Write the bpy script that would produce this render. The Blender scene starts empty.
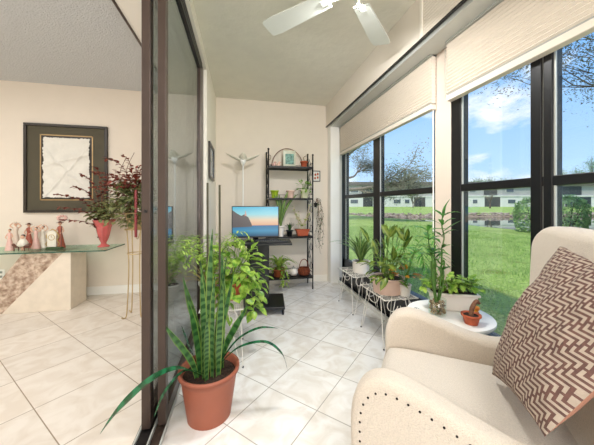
import bpy, math, random
from mathutils import Vector, Matrix, Euler
from mathutils import noise as mnoise
PI = math.pi
R = math.radians
col = bpy.context.scene.collection
V = Vector

# ------------------------------------------------------------------ helpers
def tag(o, label=None, cat=None, group=None, kind=None):
    if label: o['label'] = label
    if cat: o['category'] = cat
    if group: o['group'] = group
    if kind: o['kind'] = kind
    return o

def thing(name, label, cat, loc=(0, 0, 0), rz=0, group=None, kind=None):
    o = bpy.data.objects.new(name, None)
    col.objects.link(o)
    o.empty_display_size = .05
    o.location = loc
    o.rotation_euler = (0, 0, rz)
    return tag(o, label, cat, group, kind)

def copy_tree(o, parent=None):
    c = o.copy()
    col.objects.link(c)
    if parent: c.parent = parent
    for ch in list(o.children):
        copy_tree(ch, c)
    return c

class M:
    def __init__(s):
        s.v = []; s.f = []; s.mi = []; s.uv = []; s.m = 0
    def face(s, idx, uv=None):
        s.f.append(idx); s.mi.append(s.m); s.uv.append(uv)
    def add(s, vs, fs, uvs=None):
        b = len(s.v)
        s.v.extend(tuple(v) for v in vs)
        for k, f in enumerate(fs):
            s.face([b + i for i in f], uvs[k] if uvs else None)
        return s
    def box(s, c, d, rot=None, taper=1.0):
        c = V(c); hx, hy, hz = d[0] / 2, d[1] / 2, d[2] / 2
        vs = []
        for z in (-1, 1):
            k = taper if z < 0 else 1
            for x, y in ((-1, -1), (1, -1), (1, 1), (-1, 1)):
                p = V((x * hx * k, y * hy * k, z * hz))
                if rot: p = rot @ p
                vs.append(c + p)
        return s.add(vs, [(3, 2, 1, 0), (4, 5, 6, 7), (0, 1, 5, 4), (1, 2, 6, 5), (2, 3, 7, 6), (3, 0, 4, 7)])
    def bb(s, x0, x1, y0, y1, z0, z1):
        return s.box(((x0 + x1) / 2, (y0 + y1) / 2, (z0 + z1) / 2), (abs(x1 - x0), abs(y1 - y0), abs(z1 - z0)))
    def prism(s, poly, h, axis='z', base=0.0):
        n = len(poly)
        def mk(a, b, c):
            return {'z': (a, b, c), 'y': (a, c, b), 'x': (c, a, b)}[axis]
        vs = [mk(p[0], p[1], base) for p in poly] + [mk(p[0], p[1], base + h) for p in poly]
        fs = [tuple(range(n - 1, -1, -1)), tuple(range(n, 2 * n))]
        fs += [(i, (i + 1) % n, n + (i + 1) % n, n + i) for i in range(n)]
        return s.add(vs, fs)
    def tube(s, pts, r, n=8, cap=True, closed=False):
        pts = [V(p) for p in pts]
        k = len(pts)
        rs = r if isinstance(r, (list, tuple)) else [r] * k
        vs = []; up = V((0, 0, 1)); prev = None
        for i, p in enumerate(pts):
            if closed: t = pts[(i + 1) % k] - pts[i - 1]
            else: t = pts[min(i + 1, k - 1)] - pts[max(i - 1, 0)]
            if t.length < 1e-9: t = V((0, 0, 1))
            t.normalize()
            if prev is None:
                a = V((1, 0, 0)) if abs(t.z) > .9 else up
                u = t.cross(a).normalized()
            else:
                u = (prev - t * prev.dot(t))
                if u.length < 1e-6: u = t.orthogonal()
                u.normalize()
            prev = u
            w = t.cross(u)
            for j in range(n):
                a = 2 * PI * j / n
                vs.append(p + (u * math.cos(a) + w * math.sin(a)) * rs[i])
        fs = []
        for i in range(k if closed else k - 1):
            for j in range(n):
                a = i * n + j; b = i * n + (j + 1) % n
                i2 = (i + 1) % k
                fs.append((a, b, i2 * n + (j + 1) % n, i2 * n + j))
        if cap and not closed:
            fs.append(tuple(range(n - 1, -1, -1)))
            fs.append(tuple(range((k - 1) * n, k * n)))
        return s.add(vs, fs)
    def lathe(s, prof, c=(0, 0, 0), n=24, sx=1, sy=1, cap=True, wob=0, rot=None):
        c = V(c); vs = []; k = len(prof)
        for i, (r, z) in enumerate(prof):
            for j in range(n):
                a = 2 * PI * j / n
                rr = r * (1 + wob * math.sin(a * 6))
                p = V((rr * math.cos(a) * sx, rr * math.sin(a) * sy, z))
                if rot: p = rot @ p
                vs.append(c + p)
        fs = []
        for i in range(k - 1):
            for j in range(n):
                fs.append((i * n + j, i * n + (j + 1) % n, (i + 1) * n + (j + 1) % n, (i + 1) * n + j))
        if cap:
            fs.append(tuple(range(n - 1, -1, -1)))
            fs.append(tuple(range((k - 1) * n, k * n)))
        return s.add(vs, fs)
    def ball(s, c, r, n=10, m=7):
        if not isinstance(r, (tuple, list)): r = (r, r, r)
        c = V(c); vs = []
        for i in range(m + 1):
            t = PI * (i + .001) / (m + .002) if False else PI * max(.02, min(.98, i / m))
            for j in range(n):
                a = 2 * PI * j / n
                vs.append(c + V((r[0] * math.sin(t) * math.cos(a), r[1] * math.sin(t) * math.sin(a), -r[2] * math.cos(t))))
        fs = []
        for i in range(m):
            for j in range(n):
                fs.append((i * n + j, i * n + (j + 1) % n, (i + 1) * n + (j + 1) % n, (i + 1) * n + j))
        fs.append(tuple(range(n - 1, -1, -1))); fs.append(tuple(range(m * n, (m + 1) * n)))
        return s.add(vs, fs)
    def ribbon(s, pts, w, prof=None, fold=.25, side=None, thick=0):
        """strap leaf along pts; prof(t)->0..1; V folded"""
        pts = [V(p) for p in pts]; k = len(pts); vs = []
        for i, p in enumerate(pts):
            t = (pts[min(i + 1, k - 1)] - pts[max(i - 1, 0)]).normalized()
            if side is not None: sd = V(side)
            else: sd = t.cross(V((0, 0, 1)))
            if sd.length < .05: sd = V((1, 0, 0))
            sd = (sd - t * sd.dot(t)).normalized()
            nn = sd.cross(t)
            q = i / (k - 1)
            ww = w * (prof(q) if prof else math.sin(PI * min(1, .12 + q * .88)) ** .7) / 2
            ww = max(ww, w * .01)
            vs += [p - sd * ww + nn * ww * fold, p, p + sd * ww + nn * ww * fold]
        fs = []; uv = []
        for i in range(k - 1):
            a = i * 3; q0 = i / (k - 1); q1 = (i + 1) / (k - 1)
            fs += [(a, a + 1, a + 4, a + 3), (a + 1, a + 2, a + 5, a + 4)]
            uv += [[(0, q0), (.5, q0), (.5, q1), (0, q1)], [(.5, q0), (1, q0), (1, q1), (.5, q1)]]
        return s.add(vs, fs, uv)
    def leaf(s, p, d, nrm, L, W, bend=.25, tip=1.0):
        """broad leaf of 4 sections starting at p along d"""
        p = V(p); d = V(d).normalized(); nrm = V(nrm)
        sd = d.cross(nrm)
        if sd.length < .05: sd = d.orthogonal()
        sd.normalize(); nn = sd.cross(d)
        prof = (0.03, .75, 1.0, .7, 0.03)
        vs = []; uv = []; fs = []
        for i, q in enumerate((0, .22, .48, .76, 1)):
            c = p + d * L * q - nn * L * bend * q * q
            ww = W * prof[i] / 2
            vs += [c - sd * ww + nn * ww * .3, c, c + sd * ww + nn * ww * .3]
        for i in range(4):
            a = i * 3
            fs += [(a, a + 1, a + 4, a + 3), (a + 1, a + 2, a + 5, a + 4)]
            q0 = i / 4; q1 = (i + 1) / 4
            uv += [[(0, q0), (.5, q0), (.5, q1), (0, q1)], [(.5, q0), (1, q0), (1, q1), (.5, q1)]]
        return s.add(vs, fs, uv)
    def build(s, name, mats, parent=None, smooth=False, bevel=0, seg=2, solid=0, loc=None, sub=0):
        me = bpy.data.meshes.new(name)
        me.from_pydata([tuple(v) for v in s.v], [], [tuple(f) for f in s.f])
        if not isinstance(mats, (list, tuple)): mats = [mats]
        for m in mats: me.materials.append(m)
        if len(mats) > 1: me.polygons.foreach_set('material_index', s.mi)
        if any(u is not None for u in s.uv):
            ul = me.uv_layers.new(name='UVMap')
            fl = []
            for f, u in zip(s.f, s.uv):
                for k in range(len(f)):
                    fl += list(u[k]) if u else [0, 0]
            ul.data.foreach_set('uv', fl)
        if smooth: me.polygons.foreach_set('use_smooth', [True] * len(me.polygons))
        me.update()
        o = bpy.data.objects.new(name, me)
        col.objects.link(o)
        if parent: o.parent = parent
        if loc: o.location = loc
        if solid:
            md = o.modifiers.new('solid', 'SOLIDIFY'); md.thickness = solid; md.offset = 0
        if bevel:
            md = o.modifiers.new('bevel', 'BEVEL'); md.width = bevel; md.segments = seg; md.limit_method = 'ANGLE'; md.angle_limit = R(35)
            if smooth:
                pass
        if sub:
            md = o.modifiers.new('sub', 'SUBSURF'); md.levels = sub; md.render_levels = sub
        return o

def bez(p0, p1, p2, p3, n=10):
    p0, p1, p2, p3 = V(p0), V(p1), V(p2), V(p3)
    out = []
    for i in range(n + 1):
        t = i / n; a = 1 - t
        out.append(p0 * a ** 3 + p1 * 3 * a * a * t + p2 * 3 * a * t * t + p3 * t ** 3)
    return out
def spline(pts, n=6):
    pts = [V(p) for p in pts]; out = []
    for i in range(len(pts) - 1):
        p0 = pts[max(i - 1, 0)]; p1 = pts[i]; p2 = pts[i + 1]; p3 = pts[min(i + 2, len(pts) - 1)]
        for j in range(n):
            t = j / n
            out.append(.5 * ((2 * p1) + (p2 - p0) * t + (2 * p0 - 5 * p1 + 4 * p2 - p3) * t * t + (3 * p1 - p0 - 3 * p2 + p3) * t ** 3))
    out.append(pts[-1])
    return out

# ------------------------------------------------------------------ materials
def srgb(r, g, b):
    f = lambda c: (c / 255 / 12.92) if c / 255 <= .04045 else ((c / 255 + .055) / 1.055) ** 2.4
    return (f(r), f(g), f(b), 1)
def mat(name, c, rough=.5, metal=0, var=.08, scale=8, bump=0, bscale=60, c2=None, emit=0, trans=0, spec=.5, coat=0, uvband=None, sheen=0):
    m = bpy.data.materials.new(name); m.use_nodes = True
    nt = m.node_tree; b = nt.nodes['Principled BSDF']
    b.inputs['Roughness'].default_value = rough
    b.inputs['Metallic'].default_value = metal
    b.inputs['Specular IOR Level'].default_value = spec
    if coat: b.inputs['Coat Weight'].default_value = coat
    if sheen: b.inputs['Sheen Weight'].default_value = sheen
    if trans: b.inputs['Transmission Weight'].default_value = trans
    tc = nt.nodes.new('ShaderNodeTexCoord')
    nz = nt.nodes.new('ShaderNodeTexNoise'); nz.inputs['Scale'].default_value = scale; nz.inputs['Detail'].default_value = 4
    nt.links.new(tc.outputs['Object'], nz.inputs['Vector'])
    rp = nt.nodes.new('ShaderNodeValToRGB')
    ca = c; cb = c2 if c2 else tuple(min(1, x * (1 - var * 2)) for x in c[:3]) + (1,)
    rp.color_ramp.elements[0].position = .35; rp.color_ramp.elements[1].position = .65
    rp.color_ramp.elements[0].color = cb; rp.color_ramp.elements[1].color = ca
    nt.links.new(nz.outputs['Fac'], rp.inputs['Fac'])
    nt.links.new(rp.outputs['Color'], b.inputs['Base Color'])
    if emit:
        nt.links.new(rp.outputs['Color'], b.inputs['Emission Color']); b.inputs['Emission Strength'].default_value = emit
    if bump:
        n2 = nt.nodes.new('ShaderNodeTexNoise'); n2.inputs['Scale'].default_value = bscale; n2.inputs['Detail'].default_value = 3
        nt.links.new(tc.outputs['Object'], n2.inputs['Vector'])
        bp = nt.nodes.new('ShaderNodeBump'); bp.inputs['Strength'].default_value = bump; bp.inputs['Distance'].default_value = .01
        nt.links.new(n2.outputs['Fac'], bp.inputs['Height']); nt.links.new(bp.outputs['Normal'], b.inputs['Normal'])
    return m
def leafmat(name, c, c2, edge=None, bands=0, scale=30, rough=.4, transl=.35, midrib=None):
    m = bpy.data.materials.new(name); m.use_nodes = True
    nt = m.node_tree; b = nt.nodes['Principled BSDF']; out = nt.nodes['Material Output']
    b.inputs['Roughness'].default_value = rough
    tc = nt.nodes.new('ShaderNodeTexCoord')
    nz = nt.nodes.new('ShaderNodeTexNoise'); nz.inputs['Scale'].default_value = scale; nz.inputs['Detail'].default_value = 3
    nt.links.new(tc.outputs['Object'], nz.inputs['Vector'])
    fac = nz.outputs['Fac']
    sp = nt.nodes.new('ShaderNodeSeparateXYZ'); nt.links.new(tc.outputs['UV'], sp.inputs[0])
    if bands:
        w = nt.nodes.new('ShaderNodeMath'); w.operation = 'MULTIPLY_ADD'
        nt.links.new(sp.outputs['Y'], w.inputs[0]); w.inputs[1].default_value = bands
        nz.inputs['Scale'].default_value = 25
        nt.links.new(nz.outputs['Fac'], w.inputs[2])
        sn = nt.nodes.new('ShaderNodeMath'); sn.operation = 'SINE'
        w2 = nt.nodes.new('ShaderNodeMath'); w2.operation = 'MULTIPLY'; w2.inputs[1].default_value = 6.283
        nt.links.new(w.outputs[0], w2.inputs[0]); nt.links.new(w2.outputs[0], sn.inputs[0])
        mm = nt.nodes.new('ShaderNodeMath'); mm.operation = 'MULTIPLY_ADD'; mm.inputs[1].default_value = .35; mm.inputs[2].default_value = .5
        nt.links.new(sn.outputs[0], mm.inputs[0]); fac = mm.outputs[0]
    rp = nt.nodes.new('ShaderNodeValToRGB')
    rp.color_ramp.elements[0].position = .35; rp.color_ramp.elements[1].position = .62
    rp.color_ramp.elements[0].color = c2; rp.color_ramp.elements[1].color = c
    nt.links.new(fac, rp.inputs['Fac']); colr = rp.outputs['Color']
    def uvmix(colr, c3, lo, hi, inner):
        a = nt.nodes.new('ShaderNodeMath'); a.operation = 'SUBTRACT'; a.inputs[1].default_value = .5
        nt.links.new(sp.outputs['X'], a.inputs[0])
        ab = nt.nodes.new('ShaderNodeMath'); ab.operation = 'ABSOLUTE'; nt.links.new(a.outputs[0], ab.inputs[0])
        g = nt.nodes.new('ShaderNodeMapRange'); g.inputs[1].default_value = lo; g.inputs[2].default_value = hi
        if inner: g.inputs[3].default_value = 1; g.inputs[4].default_value = 0
        nt.links.new(ab.outputs[0], g.inputs[0])
        mx = nt.nodes.new('ShaderNodeMixRGB'); nt.links.new(g.outputs[0], mx.inputs[0])
        nt.links.new(colr, mx.inputs[1]); mx.inputs[2].default_value = c3
        return mx.outputs[0]
    if edge: colr = uvmix(colr, edge, .36, .42, False)
    if midrib: colr = uvmix(colr, midrib, .05, .2, True)
    nt.links.new(colr, b.inputs['Base Color'])
    if transl:
        tl = nt.nodes.new('ShaderNodeBsdfTranslucent'); nt.links.new(colr, tl.inputs['Color'])
        mx = nt.nodes.new('ShaderNodeMixShader'); mx.inputs[0].default_value = transl
        nt.links.new(b.outputs[0], mx.inputs[1]); nt.links.new(tl.outputs[0], mx.inputs[2])
        nt.links.new(mx.outputs[0], out.inputs['Surface'])
    return m
def panemat(name, tint, gloss, rough=0.0, gcol=(1, 1, 1, 1)):
    m = bpy.data.materials.new(name); m.use_nodes = True
    nt = m.node_tree; nt.nodes.remove(nt.nodes['Principled BSDF']); out = nt.nodes['Material Output']
    t = nt.nodes.new('ShaderNodeBsdfTransparent'); t.inputs[0].default_value = tint
    g = nt.nodes.new('ShaderNodeBsdfGlossy'); g.inputs['Roughness'].default_value = rough; g.inputs[0].default_value = gcol
    mx = nt.nodes.new('ShaderNodeMixShader'); mx.inputs[0].default_value = gloss
    nt.links.new(t.outputs[0], mx.inputs[1]); nt.links.new(g.outputs[0], mx.inputs[2]); nt.links.new(mx.outputs[0], out.inputs[0])
    return m
def tilemat(name, size, ph, ca, cb, grout, rough, mortar=.0035, veins=.5):
    m = bpy.data.materials.new(name); m.use_nodes = True
    nt = m.node_tree; b = nt.nodes['Principled BSDF']; b.inputs['Roughness'].default_value = rough
    tc = nt.nodes.new('ShaderNodeTexCoord')
    mp = nt.nodes.new('ShaderNodeMapping'); mp.inputs['Rotation'].default_value = (0, 0, -PI / 4)
    mp.inputs['Location'].default_value = (-ph[0], -ph[1], 0)
    nt.links.new(tc.outputs['Object'], mp.inputs['Vector'])
    br = nt.nodes.new('ShaderNodeTexBrick'); br.offset = 0; br.squash = 1
    br.inputs['Scale'].default_value = 1; br.inputs['Brick Width'].default_value = size; br.inputs['Row Height'].default_value = size
    br.inputs['Mortar Size'].default_value = mortar; br.inputs['Mortar Smooth'].default_value = .3
    br.inputs['Color1'].default_value = (1, 1, 1, 1); br.inputs['Color2'].default_value = (.86, .86, .86, 1)
    br.inputs['Mortar'].default_value = (1, 1, 1, 1)
    nt.links.new(mp.outputs[0], br.inputs['Vector'])
    nz = nt.nodes.new('ShaderNodeTexNoise'); nz.inputs['Scale'].default_value = 7; nz.inputs['Detail'].default_value = 6
    nz.inputs['Distortion'].default_value = 1.2
    nt.links.new(tc.outputs['Object'], nz.inputs['Vector'])
    rp = nt.nodes.new('ShaderNodeValToRGB'); rp.color_ramp.elements[0].position = .35; rp.color_ramp.elements[1].position = .6
    rp.color_ramp.elements[0].color = cb; rp.color_ramp.elements[1].color = ca
    nt.links.new(nz.outputs['Fac'], rp.inputs['Fac'])
    mu = nt.nodes.new('ShaderNodeMixRGB'); mu.blend_type = 'MULTIPLY'; mu.inputs[0].default_value = veins
    nt.links.new(rp.outputs['Color'], mu.inputs[1]); nt.links.new(br.outputs['Color'], mu.inputs[2])
    mx = nt.nodes.new('ShaderNodeMixRGB'); nt.links.new(br.outputs['Fac'], mx.inputs[0])
    nt.links.new(mu.outputs[0], mx.inputs[1]); mx.inputs[2].default_value = grout
    nt.links.new(mx.outputs[0], b.inputs['Base Color'])
    bp = nt.nodes.new('ShaderNodeBump'); bp.inputs['Strength'].default_value = .4; bp.inputs['Distance'].default_value = .002; bp.invert = True
    nt.links.new(br.outputs['Fac'], bp.inputs['Height']); nt.links.new(bp.outputs['Normal'], b.inputs['Normal'])
    return m

wallm = mat('wall_paint_beige', srgb(228, 217, 202), .85, var=.01, bump=.15, bscale=120)
wallw = mat('wall_paint_cream', srgb(240, 234, 222), .8, var=.01, bump=.12, bscale=120)
ceilm = mat('ceiling_knockdown', srgb(226, 222, 208), .9, var=.02, bump=.5, bscale=14)
ceilp = mat('ceiling_popcorn', srgb(205, 207, 208), .95, var=.03, bump=1.0, bscale=90, scale=60)
soff = mat('soffit_paint', srgb(226, 217, 204), .6, var=.01)
whitem = mat('white_paint', srgb(240, 238, 232), .45, var=.01)
bronze = mat('bronze_aluminium', srgb(76, 62, 55), .35, metal=.3, var=.05)
bronzed = mat('dark_bronze', srgb(34, 31, 30), .35, metal=.2, var=.05)
blackf = mat('black_frame', srgb(14, 14, 16), .35, var=.05)
shade = mat('cellular_shade_fabric', srgb(220, 210, 196), .8, var=.01)
railm = mat('shade_headrail', srgb(190, 192, 186), .35, metal=.2, var=.02)
greym = mat('grey_plastic', srgb(150, 150, 142), .5, var=.02)
tile_in = tilemat('cream_room_tile', .4105, (.4235, 1.562), srgb(228, 219, 208), srgb(216, 204, 190), srgb(150, 132, 112), .4, mortar=.0028)
tile_po = tilemat('glossy_white_tile', .33, (1.25, .69), srgb(244, 242, 238), srgb(226, 220, 211), srgb(176, 170, 160), .14, mortar=.003)
clear = panemat('window_glass', (.97, .985, .98, 1), .05)
doorg = panemat('tinted_door_glass', (.84, .86, .86, 1), .5, 0, (.85, .9, .93, 1))
tglass = panemat('table_glass', (.80, .92, .86, 1), .18)
vglass = panemat('vase_glass', (.92, .96, .93, 1), .05)
linen = mat('cream_linen', srgb(229, 215, 197), .9, var=.06, scale=220, bump=.8, bscale=350, sheen=.3)
linen2 = mat('cream_linen_seat', srgb(229, 217, 201), .9, var=.06, scale=220, bump=.8, bscale=350, sheen=.3)
nailm = mat('dark_nailhead', srgb(50, 42, 36), .3, metal=.8, var=.05)
darkwood = mat('dark_wood', srgb(52, 34, 24), .4)
terra = mat('terracotta_plastic', srgb(160, 90, 66), .5, var=.06, scale=5)
terra2 = mat('terracotta_clay', srgb(190, 92, 58), .75, var=.08, scale=20)
soil = mat('potting_soil', srgb(70, 48, 34), .95, var=.4, scale=80, bump=1, bscale=120)
wirew = mat('white_wire', srgb(236, 230, 220), .4, var=.02)
goldw = mat('gold_wire', srgb(196, 172, 128), .35, metal=.5, var=.05)
ironm = mat('black_iron', srgb(24, 22, 22), .45, metal=.3, var=.1)
blackp = mat('black_laminate', srgb(15, 18, 22), .35, var=.06)
whitec = mat('white_ceramic', srgb(238, 230, 220), .3, var=.02)
pinkc = mat('blush_ceramic', srgb(232, 196, 178), .4, var=.04)
limec = mat('lime_ceramic', srgb(160, 186, 40), .35, var=.05)
coral = mat('coral_glass', srgb(208, 96, 94), .18, var=.1, scale=14, coat=.6)
fanm = mat('fan_white', srgb(214, 217, 210), .4, var=.01)
stone_s = mat('smooth_fossil_stone', srgb(222, 210, 192), .6, var=.04, scale=14)
stone_r = mat('rough_cut_stone', srgb(206, 186, 166), .9, c2=srgb(150, 124, 104), scale=26, bump=1, bscale=40)
framd = mat('dark_olive_frame', srgb(44, 36, 26), .35, var=.1)
matol = mat('olive_mat_board', srgb(78, 72, 54), .7, var=.04)
goldf = mat('gilt_fillet', srgb(176, 146, 100), .4, metal=.4)
paper = mat('cast_paper', srgb(226, 222, 212), .9, var=.04, scale=10, bump=1, bscale=14)
redm = mat('maroon_candle', srgb(132, 34, 40), .4, var=.08)

L_snake = leafmat('snake_plant_leaf', srgb(82, 120, 68), srgb(32, 76, 38), edge=srgb(122, 148, 64), bands=15, rough=.3, transl=.1)
L_snake2 = leafmat('snake_plant_plain_leaf', srgb(34, 104, 66), srgb(20, 72, 40), bands=9, rough=.25, transl=.1)
L_snake3 = leafmat('snake_plant_dark_leaf', srgb(64, 110, 54), srgb(30, 70, 34), edge=srgb(110, 140, 60), bands=9, rough=.3, transl=.1)
L_poth = leafmat('pothos_leaf', srgb(150, 196, 62), srgb(76, 138, 34), rough=.35)
L_lime = leafmat('lime_leaf', srgb(196, 216, 104), srgb(120, 170, 60), rough=.4)
L_lime2 = leafmat('bright_pothos_leaf', srgb(178, 206, 92), srgb(96, 150, 48), rough=.35)
L_spid = leafmat('spider_leaf', srgb(96, 144, 52), srgb(60, 108, 36), midrib=srgb(222, 226, 160), rough=.4)
L_dark = leafmat('dark_green_leaf', srgb(58, 104, 44), srgb(30, 66, 28), rough=.35)
L_strap = leafmat('strap_leaf', srgb(112, 150, 74), srgb(60, 100, 40), midrib=srgb(160, 180, 100), rough=.35)
L_croton = leafmat('croton_leaf', srgb(126, 146, 52), srgb(50, 88, 34), midrib=srgb(136, 150, 66), rough=.3, scale=22)
L_bamd = leafmat('lucky_bamboo_leaf', srgb(88, 146, 60), srgb(46, 100, 40), rough=.35)
L_yel = leafmat('yellow_orange_leaf', srgb(232, 170, 50), srgb(206, 120, 40), rough=.4)
L_red = leafmat('burgundy_leaf', srgb(146, 72, 58), srgb(92, 44, 38), rough=.5)
L_ivy = leafmat('ivy_leaf', srgb(152, 156, 104), srgb(84, 98, 58), rough=.5)
L_bam = leafmat('bamboo_leaf', srgb(104, 170, 66), srgb(60, 124, 44), rough=.35)
bamst = mat('bamboo_stalk', srgb(84, 128, 50), .35, var=.15, scale=10)
stemg = mat('green_stem', srgb(110, 140, 60), .5)
stemb = mat('brown_stem', srgb(110, 72, 48), .7)
stake = mat('olive_stake', srgb(70, 66, 44), .6, var=.1)
pebble = mat('tan_pebbles', srgb(200, 168, 130), .5, c2=srgb(120, 88, 62), scale=60, bump=1, bscale=80)
basketm = mat('brown_wicker', srgb(150, 72, 36), .7, c2=srgb(92, 42, 22), scale=60, bump=1, bscale=90)
figp = mat('figurine_pink', srgb(226, 184, 172), .35, var=.06, scale=40)
figw = mat('figurine_white', srgb(232, 226, 210), .3, var=.05, scale=40)
figr = mat('figurine_rust', srgb(176, 92, 70), .4, var=.1, scale=40)
figb = mat('figurine_brown', srgb(104, 66, 50), .4, var=.1, scale=40)
skin = mat('figurine_skin', srgb(222, 176, 148), .4, var=.02)
hair = mat('figurine_hair', srgb(52, 36, 30), .5)
figg = mat('figurine_green_base', srgb(62, 84, 46), .5, var=.1)
gilt = mat('gilt', srgb(200, 170, 110), .35, metal=.6)

def st(o): o['kind'] = 'structure'; return o

# ------------------------------------------------------------------ shell
H = 2.54
YB = 3.70
st(M().bb(-4.6, -.49, -2.6, YB, -.1, 0).build('floor', tile_in))
st(M().bb(-.36, 1.38, -2.6, YB, -.1, 0).build('floor', tile_po))
st(M().bb(-.49, -.36, -2.6, 2.75, -.1, .004).build('trim_1', bronze))
st(M().bb(-4.7, -.49, -2.7, YB, H, H + .12).build('ceiling', ceilp))
st(M().bb(-.49, 1.9, -2.7, YB + .1, H, H + .12).build('ceiling', ceilm))
st(M().bb(-4.7, -.49, YB, YB + .12, -.1, H + .12).build('wall_back', wallm))
st(M().bb(-.49, 1.55, YB, YB + .12, -.1, H).build('wall_end', wallm))
st(M().bb(-.47, -.335, 2.75, YB, 0, H).build('wall_divider', wallw))
st(M().bb(-.47, -.335, -2.6, 2.75, 2.43, H).build('wall_header', wallw))
st(M().bb(-4.72, -4.6, -2.7, YB + .12, -.1, H + .12).build('wall_left', wallm))
st(M().bb(-4.7, 1.55, -2.72, -2.6, -.1, H + .12).build('wall_behind', wallm))
# dropped soffit on the room side with a brown edge strip
st(M().bb(-.80, -.47, -2.6, YB, 2.42, H).build('trim_2', wallw))
st(M().bb(-.815, -.80, -2.6, YB, 2.412, 2.44).build('trim_3', bronze))
# window-side soffit with thin dark trim on its bottom edge
st(M().bb(1.2, 1.62, -2.6, YB, 2.235, H).build('trim_4', soff, bevel=.004))
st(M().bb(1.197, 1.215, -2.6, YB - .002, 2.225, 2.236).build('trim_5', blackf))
st(M().bb(1.192, 1.2, 1.585, 1.61, 2.236, H).build('trim_6', wallw, bevel=.002))
b = M()
for i in range(14):
    z0 = 2.245 + i * .021
    b.prism([(1.2, z0), (1.194, z0 + .0095), (1.2, z0 + .019)], 4.15, 'y', -2.58)
st(b.build('trim_7', soff))
# baseboards
st(M().bb(-4.6, -.82, YB - .012, YB, 0, .1).build('baseboard_back', whitem))
st(M().bb(-.335, 1.22, YB - .012, YB, 0, .09).build('baseboard_end', wallw))
# corner trim and post between the window bays
st(M().bb(1.225, 1.36, 3.56, YB, 0, 2.235).build('trim_8', whitem, bevel=.006))
o = st(M().bb(1.403, 1.5, 1.565, 1.72, 0, 2.235).build('trim_9', mat('post_paint', srgb(216, 201, 186), .6, var=.01), bevel=.004))
st(M().bb(1.335, 1.365, -2.6, 3.58, 0, .035).build('trim_10', whitem, bevel=.003))
# outer wall above the windows and the slab outside
st(M().bb(1.50, 1.62, -2.7, YB + .12, 2.1, H + .12).build('wall_window_side', wallm))

# ------------------------------------------------------------------ windows
def window(name, y0, y1, verts, z_sill=.35):
    w = thing(name, None, None, (1.42, y0, 0)); st(w)
    X0, X1 = -.018, .045
    f = M()
    f.bb(X0, X1, 0, y1 - y0, .036, z_sill)                 # kick panel
    f.bb(X0, X1, 0, y1 - y0, 2.12, 2.235)
    for a, c in verts:
        f.bb(X0, X1, a - y0, c - y0, .036, 2.2)
    f.bb(X0 + .004, X1 - .004, 0.002, y1 - y0 - .002, 1.19, 1.236)
    f.build('window_frame', blackf, w, bevel=.003)
    vs = sorted(verts)
    for i in range(len(vs) - 1):
        a = vs[i][1] - y0; c = vs[i + 1][0] - y0
        M().bb(0, .005, a, c, z_sill, 1.192).build('pane', clear, w)
        M().bb(0.0, .005, a, c, 1.234, 2.13).build('pane', clear, w)
        bd = M()                                          # silver glazing bead
        bd.bb(-.008, 0.0, c - .008, c, z_sill, 1.19)
        bd.bb(-.008, 0.0, c - .008, c, 1.236, 2.12)
        bd.build('glazing_bead', railm, w)
    return w
window('window_1', 1.72, 3.58, [(1.72, 1.728), (2.535, 2.66), (3.47, 3.58)])
window('window_2', -2.6, 1.565, [(1.485, 1.565), (.96, .998), (1.006, 1.055), (-.25, -.1), (-1.5, -1.4), (-2.6, -2.5)])
st(M().bb(1.38, 1.47, -2.6, 3.7, -.12, .036).build('trim_11', blackf))

st(M().bb(1.222, 1.40, -2.6, 3.56, 2.2, 2.234).build('trim_12', railm, bevel=.004))
# cellular shades
def shade_thing(y0, y1, label):
    t = thing('cellular_shade', label, 'window shade', (1.366, y0, 2.2), 0, 'pleated shades over the windows')
    L = y1 - y0
    M().bb(-.02, .03, 0, L, -.012, .0).build('headrail', railm, t)
    zt, zb = -.012, -.355
    p = [(.0, zt)]
    n = 15; dz = (zt - zb) / n
    for i in range(n):
        p += [(-.013, zt - dz * (i + .5)), (0, zt - dz * (i + 1))]
    for i in range(n, 0, -1):
        p += [(.022, zt - dz * (i)), (.033, zt - dz * (i - .5))]
    p.append((.022, zt))
    M().prism(p, L, 'y', 0).build('pleated_fabric', shade, t)
    M().bb(-.012, .034, 0, L, zb - .045, zb - .008).build('bottom_rail', shade, t, bevel=.004)
    M().bb(-.008, .034, 0.01, L - .01, zb - .008, zb).build('rail_seam', greym, t)
    return t
shade_thing(1.70, 3.55, 'pleated cream shade half lowered over the far window by the corner')
shade_thing(-2.5, 1.555, 'pleated cream shade over the nearer window above the armchair')
w = thing('shade_wand', 'thin white control wand hanging at the post between the windows', 'wand', (1.385, 1.715, 0))
M().tube([(0, 0, 2.19), (0, 0, .9)], .004, 8).build('rod', whitem, w)
M().box((0, 0, 2.2), (.03, .03, .03)).build('clip', greym, w, bevel=.004)
w = thing('blind_chain', 'beaded cord running down edge of the near shade beside the post', 'cord', (1.348, 1.556, 0))
b = M()
for i in range(42): b.ball((0, 0, 2.17 - i * .008 * 1.05), .0028, 6, 4)
b.build('beads', greym, w)

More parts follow.
